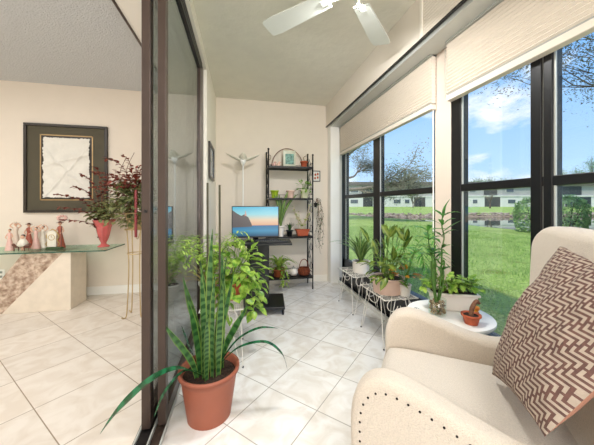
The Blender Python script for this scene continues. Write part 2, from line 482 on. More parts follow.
# ------------------------------------------------------------------ sliding door
def panel(name, x, thick, y0, y1, stile, latch):
    d = thing(name, None, None, (x, y0, 0)); st(d)
    L = y1 - y0; t = thick / 2
    M().bb(-t, t, 0, stile, .02, 2.40).build('stile', bronze, d, bevel=.003)
    M().bb(-t, t, L - stile, L, .02, 2.40).build('stile', bronze, d, bevel=.003)
    M().bb(-t, t, stile, L - stile, .02, .085).build('bottom_rail', bronze, d)
    M().bb(-t, t, stile, L - stile, 2.35, 2.40).build('top_rail', bronzed, d)
    M().bb(-.003, .003, stile, L - stile, .085, 2.35).build('pane', doorg, d)
    if latch:
        M().lathe([(.008, 0), (.008, .006)], (0, -.001, 1.07), 12, rot=Euler((PI / 2, 0, 0)).to_matrix()).build('door_handle', blackf, d)
    return d
panel('door_1', -.45, .04, 1.40, 2.60, .05, True)
panel('door_2', -.3825, .036, 1.41, 2.60, .05, False)
f = thing('door_3', None, None, (-.415, 0, 0)); st(f)
M().bb(-.06, .05, 2.62, 2.748, .0, 2.43).build('jamb', bronze, f, bevel=.004)
M().bb(-.055, -.048, 2.60, 2.62, .0, 2.43).build('jamb_lip', bronze, f)
M().bb(.038, .046, 2.60, 2.62, .0, 2.43).build('jamb_lip', bronze, f)
M().bb(-.06, .055, -2.6, 2.62, 2.405, 2.43).build('head_track', bronzed, f)
b = M()
for x in (-.06, -.009, .045): b.bb(x, x + .008, -2.6, 2.62, 2.38, 2.405)
b.build('track_fin', bronzed, f)
b = M()
for x in (-.065, -.004, .052): b.bb(x, x + .007, -2.6, 2.62, .004, .022)
b.build('sill_rail', railm, f)
M().bb(-.058, -.004, -2.6, 2.62, .004, .008).build('sill_channel', bronzed, f)

# ------------------------------------------------------------------ ceiling fan
fan = thing('ceiling_fan', 'white four-blade ceiling fan hanging under the porch ceiling', 'ceiling fan', (.60, 1.38, 2.30))
M().lathe([(.015, .05), (.015, .16), (.06, .18), (.07, .238)], (0, 0, 0), 20).build('downrod', fanm, fan, smooth=True)
M().lathe([(.03, .0), (.08, .01), (.1, .03), (.1, .08), (.07, .11), (.02, .12)], (0, 0, 0), 28).build('motor_housing', fanm, fan, smooth=True)
for k in range(4):
    a = R(134 - 88.5 * (1 if k == 1 else 0)) if k < 2 else R((224, -46)[k - 2])
    ca, sa = math.cos(a), math.sin(a)
    rot = Euler((R(11), 0, 0)).to_matrix()
    rz = Matrix.Rotation(a, 3, 'Z')
    m = M(); pts = [(.15, -.05), (.53, -.068), (.60, -.062), (.61, -.05), (.61, .05), (.60, .062), (.53, .068), (.15, .05)]
    vs = []
    for z in (-.004, .004):
        for x, y in pts:
            vs.append(rz @ (rot @ V((x, y, z))))
    n = len(pts)
    m.add(vs, [tuple(range(n - 1, -1, -1)), tuple(range(n, 2 * n))] + [(i, (i + 1) % n, n + (i + 1) % n, n + i) for i in range(n)])
    bl = m.build('blade', fanm, fan)
    m = M(); m.box(rz @ V((.13, 0, -.012)), (.12, .03, .008), rz)
    m.build('blade_bracket', gilt if False else fanm, bl)
M().tube([(.03, -.02, .01), (.03, -.02, -.10)], .0015, 6).build('pull_chain', gilt, fan)

# ------------------------------------------------------------------ pots and foliage tools
def pot(parent, r0, r1, h, m, rim=.01, soilz=.88, name='pot', z=0, c=(0, 0), sx=1, sy=1):
    p = M().lathe([(r0, 0), (r0 + (r1 - r0) * .8, h * .8), (r1 + .002, h - rim * 1.6), (r1 + rim * .7, h - rim * 1.6), (r1 + rim * .7, h), (r1, h), (r1 - .008, h - .005), (r0 + (r1 - r0) * .7 - .008, h * .7)], (c[0], c[1], z), 36, sx, sy, cap=False)
    p.add([(c[0] + r0 * sx * math.cos(2 * PI * j / 24), c[1] + r0 * sy * math.sin(2 * PI * j / 24), z + .001) for j in range(24)], [tuple(range(23, -1, -1))])
    o = p.build(name, m, parent, smooth=True)
    rr = r0 + (r1 - r0) * soilz - .006
    M().lathe([(rr, h * soilz - .02), (rr, h * soilz)], (c[0], c[1], z), 24, sx, sy).build('soil', soil, parent)
    return o
def strap_plant(m, base, n, L, w, rnd, lean=(.2, .8), droop=.5, seg=8, zr=(.8, 1.1), az=None, prof=None, up=1.0):
    for i in range(n):
        a = (2 * PI * i / n + rnd.uniform(-.4, .4)) if az is None else rnd.uniform(*az)
        l = L * rnd.uniform(*zr); ln = rnd.uniform(*lean)
        d = V((math.cos(a), math.sin(a), 0))
        b0 = V(base) + d * .012
        p1 = b0 + d * l * ln * .2 + V((0, 0, l * .5 * up))
        p2 = b0 + d * l * ln * .6 + V((0, 0, l * .85 * up * (1 - ln * .25)))
        p3 = b0 + d * l * ln + V((0, 0, l * (1 - ln * droop - .1 * droop) * up))
        m.ribbon(bez(b0, p1, p2, p3, seg), w * rnd.uniform(.8, 1.1), prof)
def bushy(ml, ms, c, n, rad, leafL, leafW, rnd, zsq=.8, droop=.35, drop=0, stem=True, src=None, fill=.45):
    c = V(c); src = V(src) if src else c - V((0, 0, rad * .8))
    for i in range(n):
        a = rnd.uniform(0, 2 * PI); e = rnd.uniform(-.35, 1.0)
        rr = rad * rnd.uniform(fill, 1)
        d = V((math.cos(a) * math.cos(e), math.sin(a) * math.cos(e), math.sin(e) * zsq))
        p = c + d * rr - V((0, 0, drop * max(0, .5 - e) * rad))
        ld = (d + V((rnd.uniform(-.5, .5), rnd.uniform(-.5, .5), rnd.uniform(-.7, .2)))).normalized()
        nr = (d * .5 + V((rnd.uniform(-.4, .4), rnd.uniform(-.4, .4), 1))).normalized()
        s = rnd.uniform(.6, 1.15)
        ml.leaf(p, ld, nr, leafL * s, leafW * s, droop * rnd.uniform(.3, 1))
        if stem and ms is not None and i % 2 == 0:
            mid = (src + p) / 2 + V((0, 0, rad * .25)) + d * rad * .1
            ms.tube(bez(src, src + (mid - src) * .6, mid, p, 4), .0016, 4, cap=False)
def trail(ml, ms, pts, step, leafL, leafW, rnd, r=.0018, droop=.3, flat=False):
    sp = spline(pts, 6); ms.tube(sp, r, 5, cap=False)
    acc = 0
    for i in range(1, len(sp)):
        acc += (sp[i] - sp[i - 1]).length
        if acc > step:
            acc = 0
            t = (sp[i] - sp[i - 1]).normalized()
            for sgn in ((-1, 1) if rnd.random() < .6 else (rnd.choice((-1, 1)),)):
                sd = t.cross(V((rnd.uniform(-.3, .3), rnd.uniform(-.3, .3), 1)))
                if sd.length < .1: sd = V((rnd.uniform(-1, 1), rnd.uniform(-1, 1), 0))
                sd.normalize()
                d = (sd * sgn + t * .6 + V((0, 0, rnd.uniform(-.3, .4)))).normalized()
                s = rnd.uniform(.7, 1.1)
                ml.leaf(sp[i], d, V((rnd.uniform(-.4, .4), rnd.uniform(-.4, .4), 1)), leafL * s, leafW * s, droop)

# ------------------------------------------------------------------ snake plant in terracotta pot
rnd = random.Random(4)
sn = thing('snake_plant', 'tall snake plant in large terracotta pot beside the sliding door', 'potted plant', (-.165, 1.47, 0))
pot(sn, .110, .146, .25, terra, rim=.012, name='pot', soilz=.85)
sprof = lambda q: (.62 + .38 * min(1, q * 3)) * (1 if q < .72 else max(.02, (1 - q) / .28) ** .75)
m = M()
spec = [  # x, y base, top dx, dy, dz, width
    (.000, .010, .018, -.02, .775, .044), (-.03, .03, -.137, .03, .52, .038), (.030, .02, .088, .02, .62, .038),
    (-.05, -.02, -.100, -.04, .42, .040), (.045, -.03, .070, -.05, .50, .040), (-.06, -.03, -.215, -.05, .32, .030),
    (.02, -.04, .035, -.07, .56, .036), (.05, .03, .20, .05, .34, .040), (-.025, -.04, -.035, -.06, .58, .036),
    (.04, .00, .125, .0, .54, .034), (.01, .05, -.06, .09, .60, .036), (.06, .03, .055, .10, .64, .032),
    (-.01, -.06, .0, -.09, .36, .036)]
m9 = M(); kk = 0
for x, y, dx, dy, dz, w in spec:
    b0 = V((x, y, .20)); tp = V((dx, dy, .20 + dz))
    tw = rnd.uniform(-1.1, 1.1)
    pts = bez(b0, b0 + V((0, 0, dz * .35)), tp - V(((dx - x) * .5, (dy - y) * .5, dz * .4)) + V((rnd.uniform(-.01, .01), 0, 0)), tp, 14)
    (m if kk % 2 == 0 else m9).ribbon(pts, w, sprof, .35, side=(math.cos(tw), math.sin(tw), 0)); kk += 1
m.build('banded_leaves', L_snake, sn, smooth=True); m9.build('plain_leaves', L_snake3, sn, smooth=True)
m = M()
aprof = lambda q: (.5 + .5 * min(1, q * 1.6)) * (1 if q < .7 else max(.02, (1 - q) / .3) ** .8)
m.ribbon(spline([(-.03, -.05, .23), (-.12, -.13, .33), (-.22, -.17, .325), (-.33, -.22, .25), (-.40, -.245, .165)], 6), .052, aprof, .2)
m.ribbon(spline([(-.02, -.05, .24), (-.10, -.12, .31), (-.17, -.17, .26), (-.21, -.20, .17)], 6), .022, aprof, .2)
m.ribbon(spline([(.04, -.0, .24), (.15, -.02, .34), (.29, -.03, .36), (.38, -.04, .29), (.41, -.04, .20)], 6), .034, aprof, .2)
m.ribbon(spline([(.04, .0, .24), (.14, .02, .36), (.26, .03, .41), (.37, .03, .40)], 6), .028, aprof, .2)
m.ribbon(spline([(-.05, .0, .24), (-.10, -.03, .38), (-.13, -.05, .50)], 6), .034, aprof, .2)
m.build('arching_leaves', L_snake2, sn, smooth=True)
for x, y, z in ((-.02, .10, 1.225), (.045, .11, 1.215)):
    o = M().tube([(x, y, .22), (x - .002, y, z)], .006, 7).build('stake', stake, sn)

# ------------------------------------------------------------------ wire plant stands
def wire_stand(label, loc, rz=0, sx=.28, sy=.42, h=.385):
    t = thing('wire_plant_stand', label, 'plant stand', loc, rz, 'white wire plant stands')
    r = .004
    m = M(); x, y = sx / 2, sy / 2
    m.tube([(-x, -y, h), (x, -y, h), (x, y, h), (-x, y, h)], .0045, 6, closed=True)
    n = 20
    for i in range(1, n): m.tube([(-x + sx * i / n, -y, h), (-x + sx * i / n, y, h)], .0018, 4)
    for i in range(1, 4): m.tube([(-x, -y + sy * i / 4, h - .002), (x, -y + sy * i / 4, h - .002)], .0025, 4)
    m.build('wire_top', wirew, t)
    for sgy in (-1, 1):
        for sgx in (-1, 1):
            m = M()
            m.tube([(sgx * (x - .02), sgy * (y - .10), h), (sgx * (x + .0), sgy * (y - .02), .012), (sgx * (x - .0), sgy * (y - .012), .006), (sgx * (x - .02), sgy * (y - .008), .02), (sgx * (x - .10), sgy * (y - .02), h)], r * .8, 6)
            lg = m.build('leg', wirew, t)
            M().ball((sgx * (x - .0), sgy * (y - .014), .006), .007, 8, 5).build('foot_cap', blackp, lg)
    m = M()
    for sgy in (-1, 1):
        yy = sgy * (y - .035)
        for sgx in (-1, 1):
            cx = sgx * .055
            m.tube([(cx + .045 * math.cos(a) * sgx, yy, h - .055 + .045 * math.sin(a)) for a in [PI * .5 - PI * 1.45 * i / 14 for i in range(15)]], .003, 6)
    for sgx in (-1, 1):
        xx = sgx * (x - .008)
        m.tube([(xx, .10 * math.cos(a), h - .005 - .075 * math.sin(a)) for a in [PI * i / 14 for i in range(15)]], .003, 6)
    m.build('scroll', wirew, t)
    return t
wire_stand('white wire plant stand behind the terracotta pot holding leafy vines', (-.13, 2.03, 0), h=.40)
wire_stand('white wire plant stand nearest the far corner under strap-leaf plant', (1.23, 2.68, 0), h=.38)
wire_stand('white wire plant stand with croton pot, closest to armchair by window', (1.195, 2.03, 0), h=.38)

# vines on left stand
rnd = random.Random(11)
p = thing('pothos_plant', 'bushy yellow green pothos on wire stand behind the snake plant', 'potted plant', (-.06, 2.06, .406))
pot(p, .075, .105, .13, terra2, name='pot')
ml, ms = M(), M()
bushy(ml, ms, (.02, -.02, .23), 120, .23, .085, .056, rnd, drop=.5, src=(0, 0, .12))
for a in (-2.4, -1.7, -1.1, -.5, .1, -2.0, -.8):
    c, s_ = math.cos(a), math.sin(a)
    trail(ml, ms, [(0, 0, .13), (c * .10, s_ * .10, .18), (c * .18, s_ * .18, .08), (c * .21, s_ * .2, -.06)], .035, .08, .055, rnd)
ml.build('foliage', L_lime2, p, smooth=True); ms.build('stems', stemg, p)
p = thing('fern_plant', 'feathery lime green fern spreading above the pothos by the desk', 'potted plant', (-.24, 2.13, .406))
pot(p, .055, .075, .11, whitec, name='pot')
ml, ms = M(), M()
for i in range(38):
    a = rnd.uniform(0, 2 * PI); l = rnd.uniform(.18, .36)
    c, s_ = math.cos(a), math.sin(a)
    trail(ml, ms, [(0, 0, .09), (c * l * .3, s_ * l * .3, .09 + l * .8), (c * l * .7, s_ * l * .7, .12 + l * 1.0), (c * l, s_ * l, .08 + l * .75)], .012, .046, .014, rnd, r=.0012)
ml.build('foliage', L_lime, p, smooth=True); ms.build('stems', stemg, p)
p = thing('aloe_plant', 'small pink tinged rosette plant left on the wire stand', 'potted plant', (-.215, 1.93, .406))
pot(p, .04, .05, .08, pinkc, name='pot')
ml = M(); strap_plant(ml, (0, 0, .07), 22, .26, .016, rnd, lean=(.3, 1.0), droop=.4)
ml.build('foliage', leafmat('pinkish_leaf', srgb(190, 176, 110), srgb(150, 120, 80)), p, smooth=True)

# window stand plants
rnd = random.Random(21)
p = thing('bromeliad_plant', 'strap-leaf plant in round white pot on the farther window stand', 'potted plant', (1.25, 2.64, .386))
pot(p, .085, .092, .12, whitec, rim=.006, name='pot')
ml = M(); strap_plant(ml, (0, 0, .10), 30, .40, .032, rnd, lean=(.15, .85), droop=.35, zr=(.6, 1.05))
ml.ribbon(spline([(0, 0, .12), (-.12, -.02, .30), (-.26, -.03, .34), (-.38, -.04, .33)], 6), .03, aprof, .2)
ml.build('foliage', L_strap, p, smooth=True)
p = thing('croton_plant', 'yellow and green croton in wide blush pot on the nearer window stand', 'potted plant', (1.185, 2.00, .386))
pot(p, .115, .128, .125, pinkc, rim=.006, name='pot')
ml, ms, my = M(), M(), M()
bushy(ml, ms, (0, 0, .20), 60, .17, .10, .045, rnd, src=(0, 0, .11), drop=.3)
for i in range(11):
    a = rnd.uniform(0, 2 * PI); l = rnd.uniform(.12, .25)
    b0 = V((.03 * math.cos(a), .03 * math.sin(a), .12)); tp = b0 + V((l * .55 * math.cos(a), l * .55 * math.sin(a), l * 1.2))
    ms.tube([b0, tp], .003, 5)
    d = (tp - b0).normalized()
    ml.leaf(tp, d, V((math.cos(a + 2), math.sin(a + 2), .4)), .15, .055, .15)
for p4 in ([(.03, -.02, .12), (.07, -.05, .30), (.10, -.08, .42)], [(-.02, .02, .12), (0, .02, .30), (.02, .01, .44)]):
    ms.tube(p4, .004, 6)
    for k in range(6):
        a = rnd.uniform(0, 6.28)
        ml.leaf(p4[-1], (math.cos(a) * .5, math.sin(a) * .5, .9), (math.cos(a + 1.6), math.sin(a + 1.6), .3), .13, .05, .1)
bushy(my, None, (.10, -.10, .15), 12, .10, .085, .045, rnd, stem=False)
ml.build('foliage', L_croton, p, smooth=True); ms.build('stems', stemg, p); my.build('yellow_leaves', L_yel, p, smooth=True)
p = thing('palm_plant', 'small feathery palm in white pot behind the croton', 'potted plant', (1.265, 1.88, .386))
pot(p, .035, .045, .09, whitec, rim=.004, name='pot')
ml, ms = M(), M()
for a, l in ((-.9, .30), (-1.6, .26), (-.3, .24), (-2.4, .28), (.9, .26), (2.2, .28), (-1.2, .36)):
    c, s_ = math.cos(a), math.sin(a)
    trail(ml, ms, [(0, 0, .08), (c * l * .2, s_ * l * .3, .08 + l * .9), (c * l * .4, s_ * l * .7, .12 + l * 1.0), (c * l * .5, s_ * l, .06 + l * .75)], .016, .085, .011, rnd, r=.002)
ml.build('foliage', L_bam, p, smooth=True); ms.build('stems', stemg, p)

# ------------------------------------------------------------------ computer cart, monitor
ct = thing('computer_cart', 'black pedestal computer cart on casters in front of back wall', 'computer desk', (.23, 2.86, 0), R(-6))
M().bb(-.22, .22, -.22, .20, .055, .085).build('base', blackp, ct, bevel=.006)
M().bb(-.17, .06, -.06, .10, .08, .70).build('column', blackp, ct, bevel=.004)
M().bb(-.30, .29, -.24, .19, .70, .722).build('desktop', blackp, ct, bevel=.005)
for x, y in ((-.20, -.20), (.20, -.20), (-.20, .18), (.20, .18)):
    b = M(); b.lathe([(.008, .0), (.026, .003), (.027, .022), (.008, .026)], (x - .013, y, .027), 16, rot=Euler((0, PI / 2, 0)).to_matrix())
    b.box((x, y, .05), (.02, .02, .02))
    b.build('caster', blackp, ct, smooth=True)
mo = thing('monitor', 'flat computer monitor showing lighthouse on cliff over blue sea', 'monitor', (.145, 2.80, .724), R(-3))
M().lathe([(.11, 0), (.11, .008), (.03, .014), (.025, .07), (.02, .07)], (0, .03, 0), 28, 1, .75).build('stand', blackp, mo, smooth=True)
W2, Z0, Z1 = .243, .035, .365
M().bb(-W2, W2, -.005, .025, Z0, Z1).build('bezel', blackp, mo, bevel=.004)
def em(name, c, s=1.0, grad=None):
    m = bpy.data.materials.new(name); m.use_nodes = True; nt = m.node_tree
    b = nt.nodes['Principled BSDF']; b.inputs['Roughness'].default_value = .3
    b.inputs['Base Color'].default_value = (0.01, .01, .01, 1)
    b.inputs['Emission Color'].default_value = c; b.inputs['Emission Strength'].default_value = s
    if grad:
        tc = nt.nodes.new('ShaderNodeTexCoord'); sp = nt.nodes.new('ShaderNodeSeparateXYZ')
        nt.links.new(tc.outputs['Object'], sp.inputs[0])
        mr = nt.nodes.new('ShaderNodeMapRange'); mr.inputs[1].default_value = grad[0]; mr.inputs[2].default_value = grad[1]
        nt.links.new(sp.outputs['Z'], mr.inputs[0])
        rp = nt.nodes.new('ShaderNodeValToRGB'); els = rp.color_ramp.elements
        cs = grad[2]
        els[0].color = cs[0][1]; els[0].position = cs[0][0]; els[1].color = cs[-1][1]; els[1].position = cs[-1][0]
        for q, cc in cs[1:-1]:
            e = els.new(q); e.color = cc
        nt.links.new(mr.outputs[0], rp.inputs[0]); nt.links.new(rp.outputs[0], b.inputs['Emission Color'])
    return m
XS = W2 - .009; zs0, zs1 = Z0 + .016, Z1 - .009; hz = zs0 + (zs1 - zs0) * .37
scr = M()
scr.m = 0; scr.add([(-XS, -.0055, hz), (XS, -.0055, hz), (XS, -.0055, zs1), (-XS, -.0055, zs1)], [(0, 1, 2, 3)])
scr.m = 1; scr.add([(-XS, -.0055, zs0), (XS, -.0055, zs0), (XS, -.0055, hz), (-XS, -.0055, hz)], [(0, 1, 2, 3)])
hh = zs1 - hz
cl = [(-XS, hz - .02), (-XS * .15, hz - .012), (-XS * .18, hz + hh * .08), (-XS * .32, hz + hh * .45), (-XS * .42, hz + hh * .52), (-XS * .5, hz + hh * .6), (-XS * .62, hz + hh * .52), (-XS * .8, hz + hh * .64), (-XS, hz + hh * .82)]
scr.m = 2; scr.add([(x, -.0062, z) for x, z in cl], [tuple(range(len(cl)))])
scr.m = 3; lx = -XS * .44; lz = hz + hh * .52
scr.add([(lx - .010, -.0068, lz), (lx + .010, -.0068, lz), (lx + .009, -.0068, lz + .022), (lx - .009, -.0068, lz + .022)], [(0, 1, 2, 3)])
scr.add([(lx - .005, -.0068, lz + .022), (lx + .005, -.0068, lz + .022), (lx + .0035, -.0068, lz + .05), (lx - .0035, -.0068, lz + .05)], [(0, 1, 2, 3)])
SE = .85
scr.build('screen', [em('screen_sky', (1, 1, 1, 1), SE, (hz, zs1, [(0, srgb(236, 178, 140)), (.3, srgb(240, 214, 180)), (.6, srgb(150, 222, 232)), (1, srgb(60, 190, 226))])),
                     em('screen_sea', (1, 1, 1, 1), SE, (zs0, hz, [(0, srgb(24, 74, 110)), (.5, srgb(60, 150, 190)), (1, srgb(40, 110, 160))])),
                     em('screen_cliff', srgb(96, 88, 88), SE), em('screen_lighthouse', srgb(220, 170, 150), SE)], mo)
k = thing('keyboard', 'dark keyboard lying on the cart desktop before the monitor', 'keyboard', (.30, 2.69, .723), R(-6))
M().bb(-.16, .16, -.06, .06, 0, .022).build('body', blackp, k, bevel=.004)
b = M()
for r_ in range(5):
    for c_ in range(13): b.bb(-.15 + c_ * .023, -.132 + c_ * .023, -.053 + r_ * .0215, -.037 + r_ * .0215, .021, .026)
b.build('keys', blackf, k)

# torchiere lamp
lp = thing('floor_lamp', 'slender white torchiere with leaf shaped uplight against the back wall', 'floor lamp', (.02, 3.42, 0))
M().lathe([(.13, 0), (.13, .012), (.03, .025), (.012, .04)], (0, 0, 0), 28).build('base', whitem, lp, smooth=True)
M().tube([(0, 0, .03), (0, 0, 1.62)], .008, 10).build('pole', whitem, lp)
M().lathe([(.012, 1.60), (.03, 1.63), (.045, 1.67), (.04, 1.675)], (0, 0, 0), 20).build('socket_cup', whitem, lp, smooth=True)
petm = mat('frosted_glass_petal', srgb(226, 220, 202), .4, var=.03)
for a in (0.05, PI - .05, PI * .5, PI * 1.5):
    m = M(); ca, sa = math.cos(a), math.sin(a)
    l = .21 if abs(ca) > .5 else .13
    m.ribbon([(ca * l * q, sa * l * q, 1.645 + .10 * q ** 1.6) for q in [i / 8 for i in range(9)]], .10, lambda q: math.sin(PI * min(1, .2 + q * .8)) ** .8, .5)
    m.build('petal', petm, lp, smooth=True, solid=.004)

# ------------------------------------------------------------------ baker's rack
rk = thing('bakers_rack', 'tall black iron etagere with four shelves in the far corner', 'shelf rack', (.335, 3.37, 0))
RW, RD = .58, .27
for x, y, z in ((0, 0, 1.80), (RW, 0, 1.745), (0, RD, 1.80), (RW, RD, 1.80)):
    b = M(); b.tube([(x, y, 0), (x, y, z)], .009, 8); b.ball((x, y, z + .01), .014, 8, 6); b.build('post', ironm, rk, smooth=True)
shz = (1.60, 1.19, .69, .165)
for z in shz:
    b = M(); b.bb(-.005, RW + .005, -.005, .01, z - .022, z); b.bb(-.005, RW + .005, RD - .01, RD + .005, z - .022, z)
    b.bb(-.005, .008, 0, RD, z - .022, z); b.bb(RW - .008, RW + .005, 0, RD, z - .022, z)
    b.bb(0, RW, 0, RD, z - .008, z - .002)
    sh = b.build('shelf', ironm, rk)
    c = M(); c.tube([(0, RD, z + .05), (RW, RD, z + .05)], .004, 6); c.tube([(0, 0, z + .05), (0, RD, z + .05)], .004, 6); c.tube([(RW, 0, z + .05), (RW, RD, z + .05)], .004, 6)
    c.build('gallery_rail', ironm, sh)
b = M()
b.tube([(RW / 2 - RW * .38 * math.cos(a), RD, 1.62 + .26 * math.sin(a)) for a in [PI * i / 20 for i in range(21)]], .006, 7)
for s_ in (-1, 1):
    b.tube(spline([(RW / 2 + s_ * RW * .5, RD, 1.74), (RW / 2 + s_ * RW * .42, RD, 1.72), (RW / 2 + s_ * RW * .40, RD, 1.77), (RW / 2 + s_ * RW * .46, RD, 1.79)], 5), .004, 6)
b.build('arched_crest', mat('bronze_crest', srgb(120, 84, 60), .5, var=.1), rk)
for x in (0, RW):
    b = M()
    for k in range(12):
        z0 = .24 + k * .125
        if z0 > 1.68: break
        s_ = 1 if k % 2 else -1
        b.tube([(x, RD / 2 + s_ * .05 + .045 * math.cos(a), z0 + .05 + .045 * math.sin(a)) for a in [2 * PI * i / 12 for i in range(12)]], .0035, 5, closed=True)
        b.tube([(x, RD / 2 - s_ * .06, z0), (x, RD / 2 + s_ * .06, z0 + .12)], .003, 5)
    b.build('side_scroll', ironm, rk)

RX, RY = .335, 3.37
def at(x, y, z): return (RX + x, RY + y, z + .001)
# top shelf
p = thing('picture_frame', 'small framed green and blue picture leaning on top rack shelf', 'picture frame', at(.30, .17, 1.60))
M().bb(-.085, .085, 0, .012, 0, .235).build('frame', mat('glass_frame', srgb(196, 200, 176), .25, var=.05), p, bevel=.003)
M().bb(-.055, .06, -.003, 0, .05, .19).build('picture', mat('teal_flowers', srgb(110, 168, 150), .4, c2=srgb(40, 84, 76), scale=30), p)
for i, (x, c_) in enumerate(((.085, figp), (.125, pinkc))):
    p = thing('bird_figurine', ('small pink bird figurine at left end of top rack shelf', 'small blush bird figurine next to the framed picture')[i], 'figurine', at(x + .02 * i, .12, 1.60))
    b = M(); b.ball((0, 0, .028), (.026, .018, .028)); b.ball((.012, 0, .062), .014); b.tube([(-.02, 0, .03), (-.045, 0, .05)], [.008, .002], 6)
    b.build('body', c_, p, smooth=True); M().tube([(.022, 0, .062), (.036, 0, .060)], [.004, .001], 6).build('beak', terra2, p)
p = thing('clay_pot', 'small empty terracotta pot at right end of the top rack shelf', 'pot', at(.49, .12, 1.60))
pot(p, .034, .046, .085, terra2, name='pot')
# shelf 2
p = thing('planter', 'lime green small pot on second shelf of the black rack', 'pot', at(.09, .10, 1.19)); pot(p, .04, .05, .10, limec, name='pot')
p = thing('planter', 'blush pink small pot in the middle of the second rack shelf', 'pot', at(.30, .10, 1.19)); pot(p, .04, .052, .10, pinkc, name='pot')
rnd = random.Random(5)
p = thing('succulent_plant', 'leafy green plant in cream pot at right of second rack shelf', 'potted plant', at(.49, .10, 1.19))
pot(p, .045, .058, .115, mat('cream_pot', srgb(214, 212, 176), .4), name='pot')
ml, ms = M(), M(); bushy(ml, ms, (0, 0, .16), 46, .10, .06, .022, rnd, src=(0, 0, .10), drop=.7); ml.build('foliage', L_poth, p, smooth=True); ms.build('stems', stemg, p)
# shelf 3
p = thing('strap_leaf_plant', 'long strap leaves in white pot on third rack shelf beside monitor', 'potted plant', at(.165, .06, .69))
pot(p, .035, .045, .14, whitec, name='pot')
ml = M()
for dx, dy, dz, w in ((-.10, 0, .50, .04), (-.02, .02, .46, .036), (.10, -.02, .50, .04), (.19, 0, .42, .038), (.24, .03, .46, .034), (.04, -.03, .36, .03), (-.16, 0, .30, .03), (.02, .06, .42, .036)):
    ml.ribbon(bez((0, 0, .12), (dx * .1, dy, .12 + dz * .4), (dx * .5, dy, .12 + dz * .8), (dx, dy, .12 + dz * .95), 9), w, aprof, .3, side=(1, .2, 0))
ml.build('foliage', L_strap, p, smooth=True)
p = thing('cactus_plant', 'tiny spiky plant in black pot on third rack shelf', 'potted plant', at(.285, .07, .69))
pot(p, .03, .042, .08, blackp, name='pot')
ml = M(); strap_plant(ml, (0, 0, .07), 20, .11, .012, rnd, lean=(.1, .7), droop=.2); ml.build('foliage', L_dark, p, smooth=True)
p = thing('geranium_plant', 'leggy plant in oblong terracotta planter on third rack shelf', 'potted plant', at(.46, .09, .69))
b = M(); b.box((0, 0, .042), (.17, .10, .084), taper=.8); b.box((0, 0, .08), (.185, .115, .016)); b.build('planter', terra2, p, bevel=.004)
M().bb(-.08, .08, -.045, .045, .08, .0895).build('soil', soil, p)
ml, ms = M(), M()
for i in range(12):
    a = rnd.uniform(0, 6.28); l = rnd.uniform(.08, .2)
    trail(ml, ms, [(rnd.uniform(-.05, .05), 0, .085), (math.cos(a) * l * .5, math.sin(a) * l * .3, .12 + l * .8), (math.cos(a) * l * .8, math.sin(a) * l * .4, .10 + l * 1.6)], .05, .04, .022, rnd, r=.003)
ml.build('foliage', L_lime, p, smooth=True); ms.build('stems', mat('pale_stem', srgb(214, 196, 160), .6), p)
# bottom shelf
p = thing('spider_plant', 'spider plant in brown pot on lowest rack shelf trailing over edge', 'potted plant', at(.15, .10, .165))
pot(p, .065, .08, .10, mat('rust_pot', srgb(160, 84, 44), .6), name='pot')
ml, ms = M(), M()
strap_plant(ml, (0, 0, .09), 50, .26, .018, rnd, lean=(.4, 1.0), droop=.8)
bushy(ml, ms, (0, 0, .16), 50, .13, .06, .03, rnd, src=(0, 0, .09), drop=.6)
for dx in (.0, .05, -.02): trail(ml, ms, [(dx, -.03, .10), (dx + .02, -.11, .12), (dx + .04, -.14, .0), (dx + .03, -.15, -.09)], .022, .05, .025, rnd)
ml.build('foliage', L_lime, p, smooth=True); ms.build('stems', stemg, p)
p = thing('teapot', 'small white glazed teapot on lowest shelf of the rack', 'teapot', at(.345, .10, .165))
M().lathe([(.035, 0), (.055, .03), (.055, .06), (.035, .09), (.03, .092)], (0, 0, 0), 22).build('body', whitec, p, smooth=True)
M().lathe([(.032, .09), (.02, .105), (.006, .112), (.008, .125)], (0, 0, 0), 18).build('lid', greym, p, smooth=True)
M().tube(spline([(.05, 0, .05), (.08, 0, .06), (.09, 0, .09)], 4), .006, 8).build('spout', whitec, p, smooth=True)
M().tube(spline([(-.05, 0, .07), (-.085, 0, .07), (-.08, 0, .035), (-.052, 0, .03)], 4), .005, 8).build('handle', whitec, p, smooth=True)
p = thing('wicker_basket', 'brown wicker basket with tall hoop handle on lowest rack shelf', 'basket', at(.485, .10, .165))
b = M()
for i in range(8):
    r_ = .055 + .025 * math.sin(PI * (i + 1) / 9); z = .01 + i * .012
    b.tube([(r_ * math.cos(2 * PI * j / 20), r_ * math.sin(2 * PI * j / 20), z) for j in range(20)], .0065, 6, closed=True)
b.lathe([(.055, 0.002), (.056, .006)], (0, 0, 0), 18)
b.build('woven_body', basketm, p, smooth=True)
M().tube([(.062 * math.cos(a), 0, .095 + .115 * math.sin(a)) for a in [PI * i / 14 for i in range(15)]], .005, 7).build('handle', basketm, p, smooth=True)
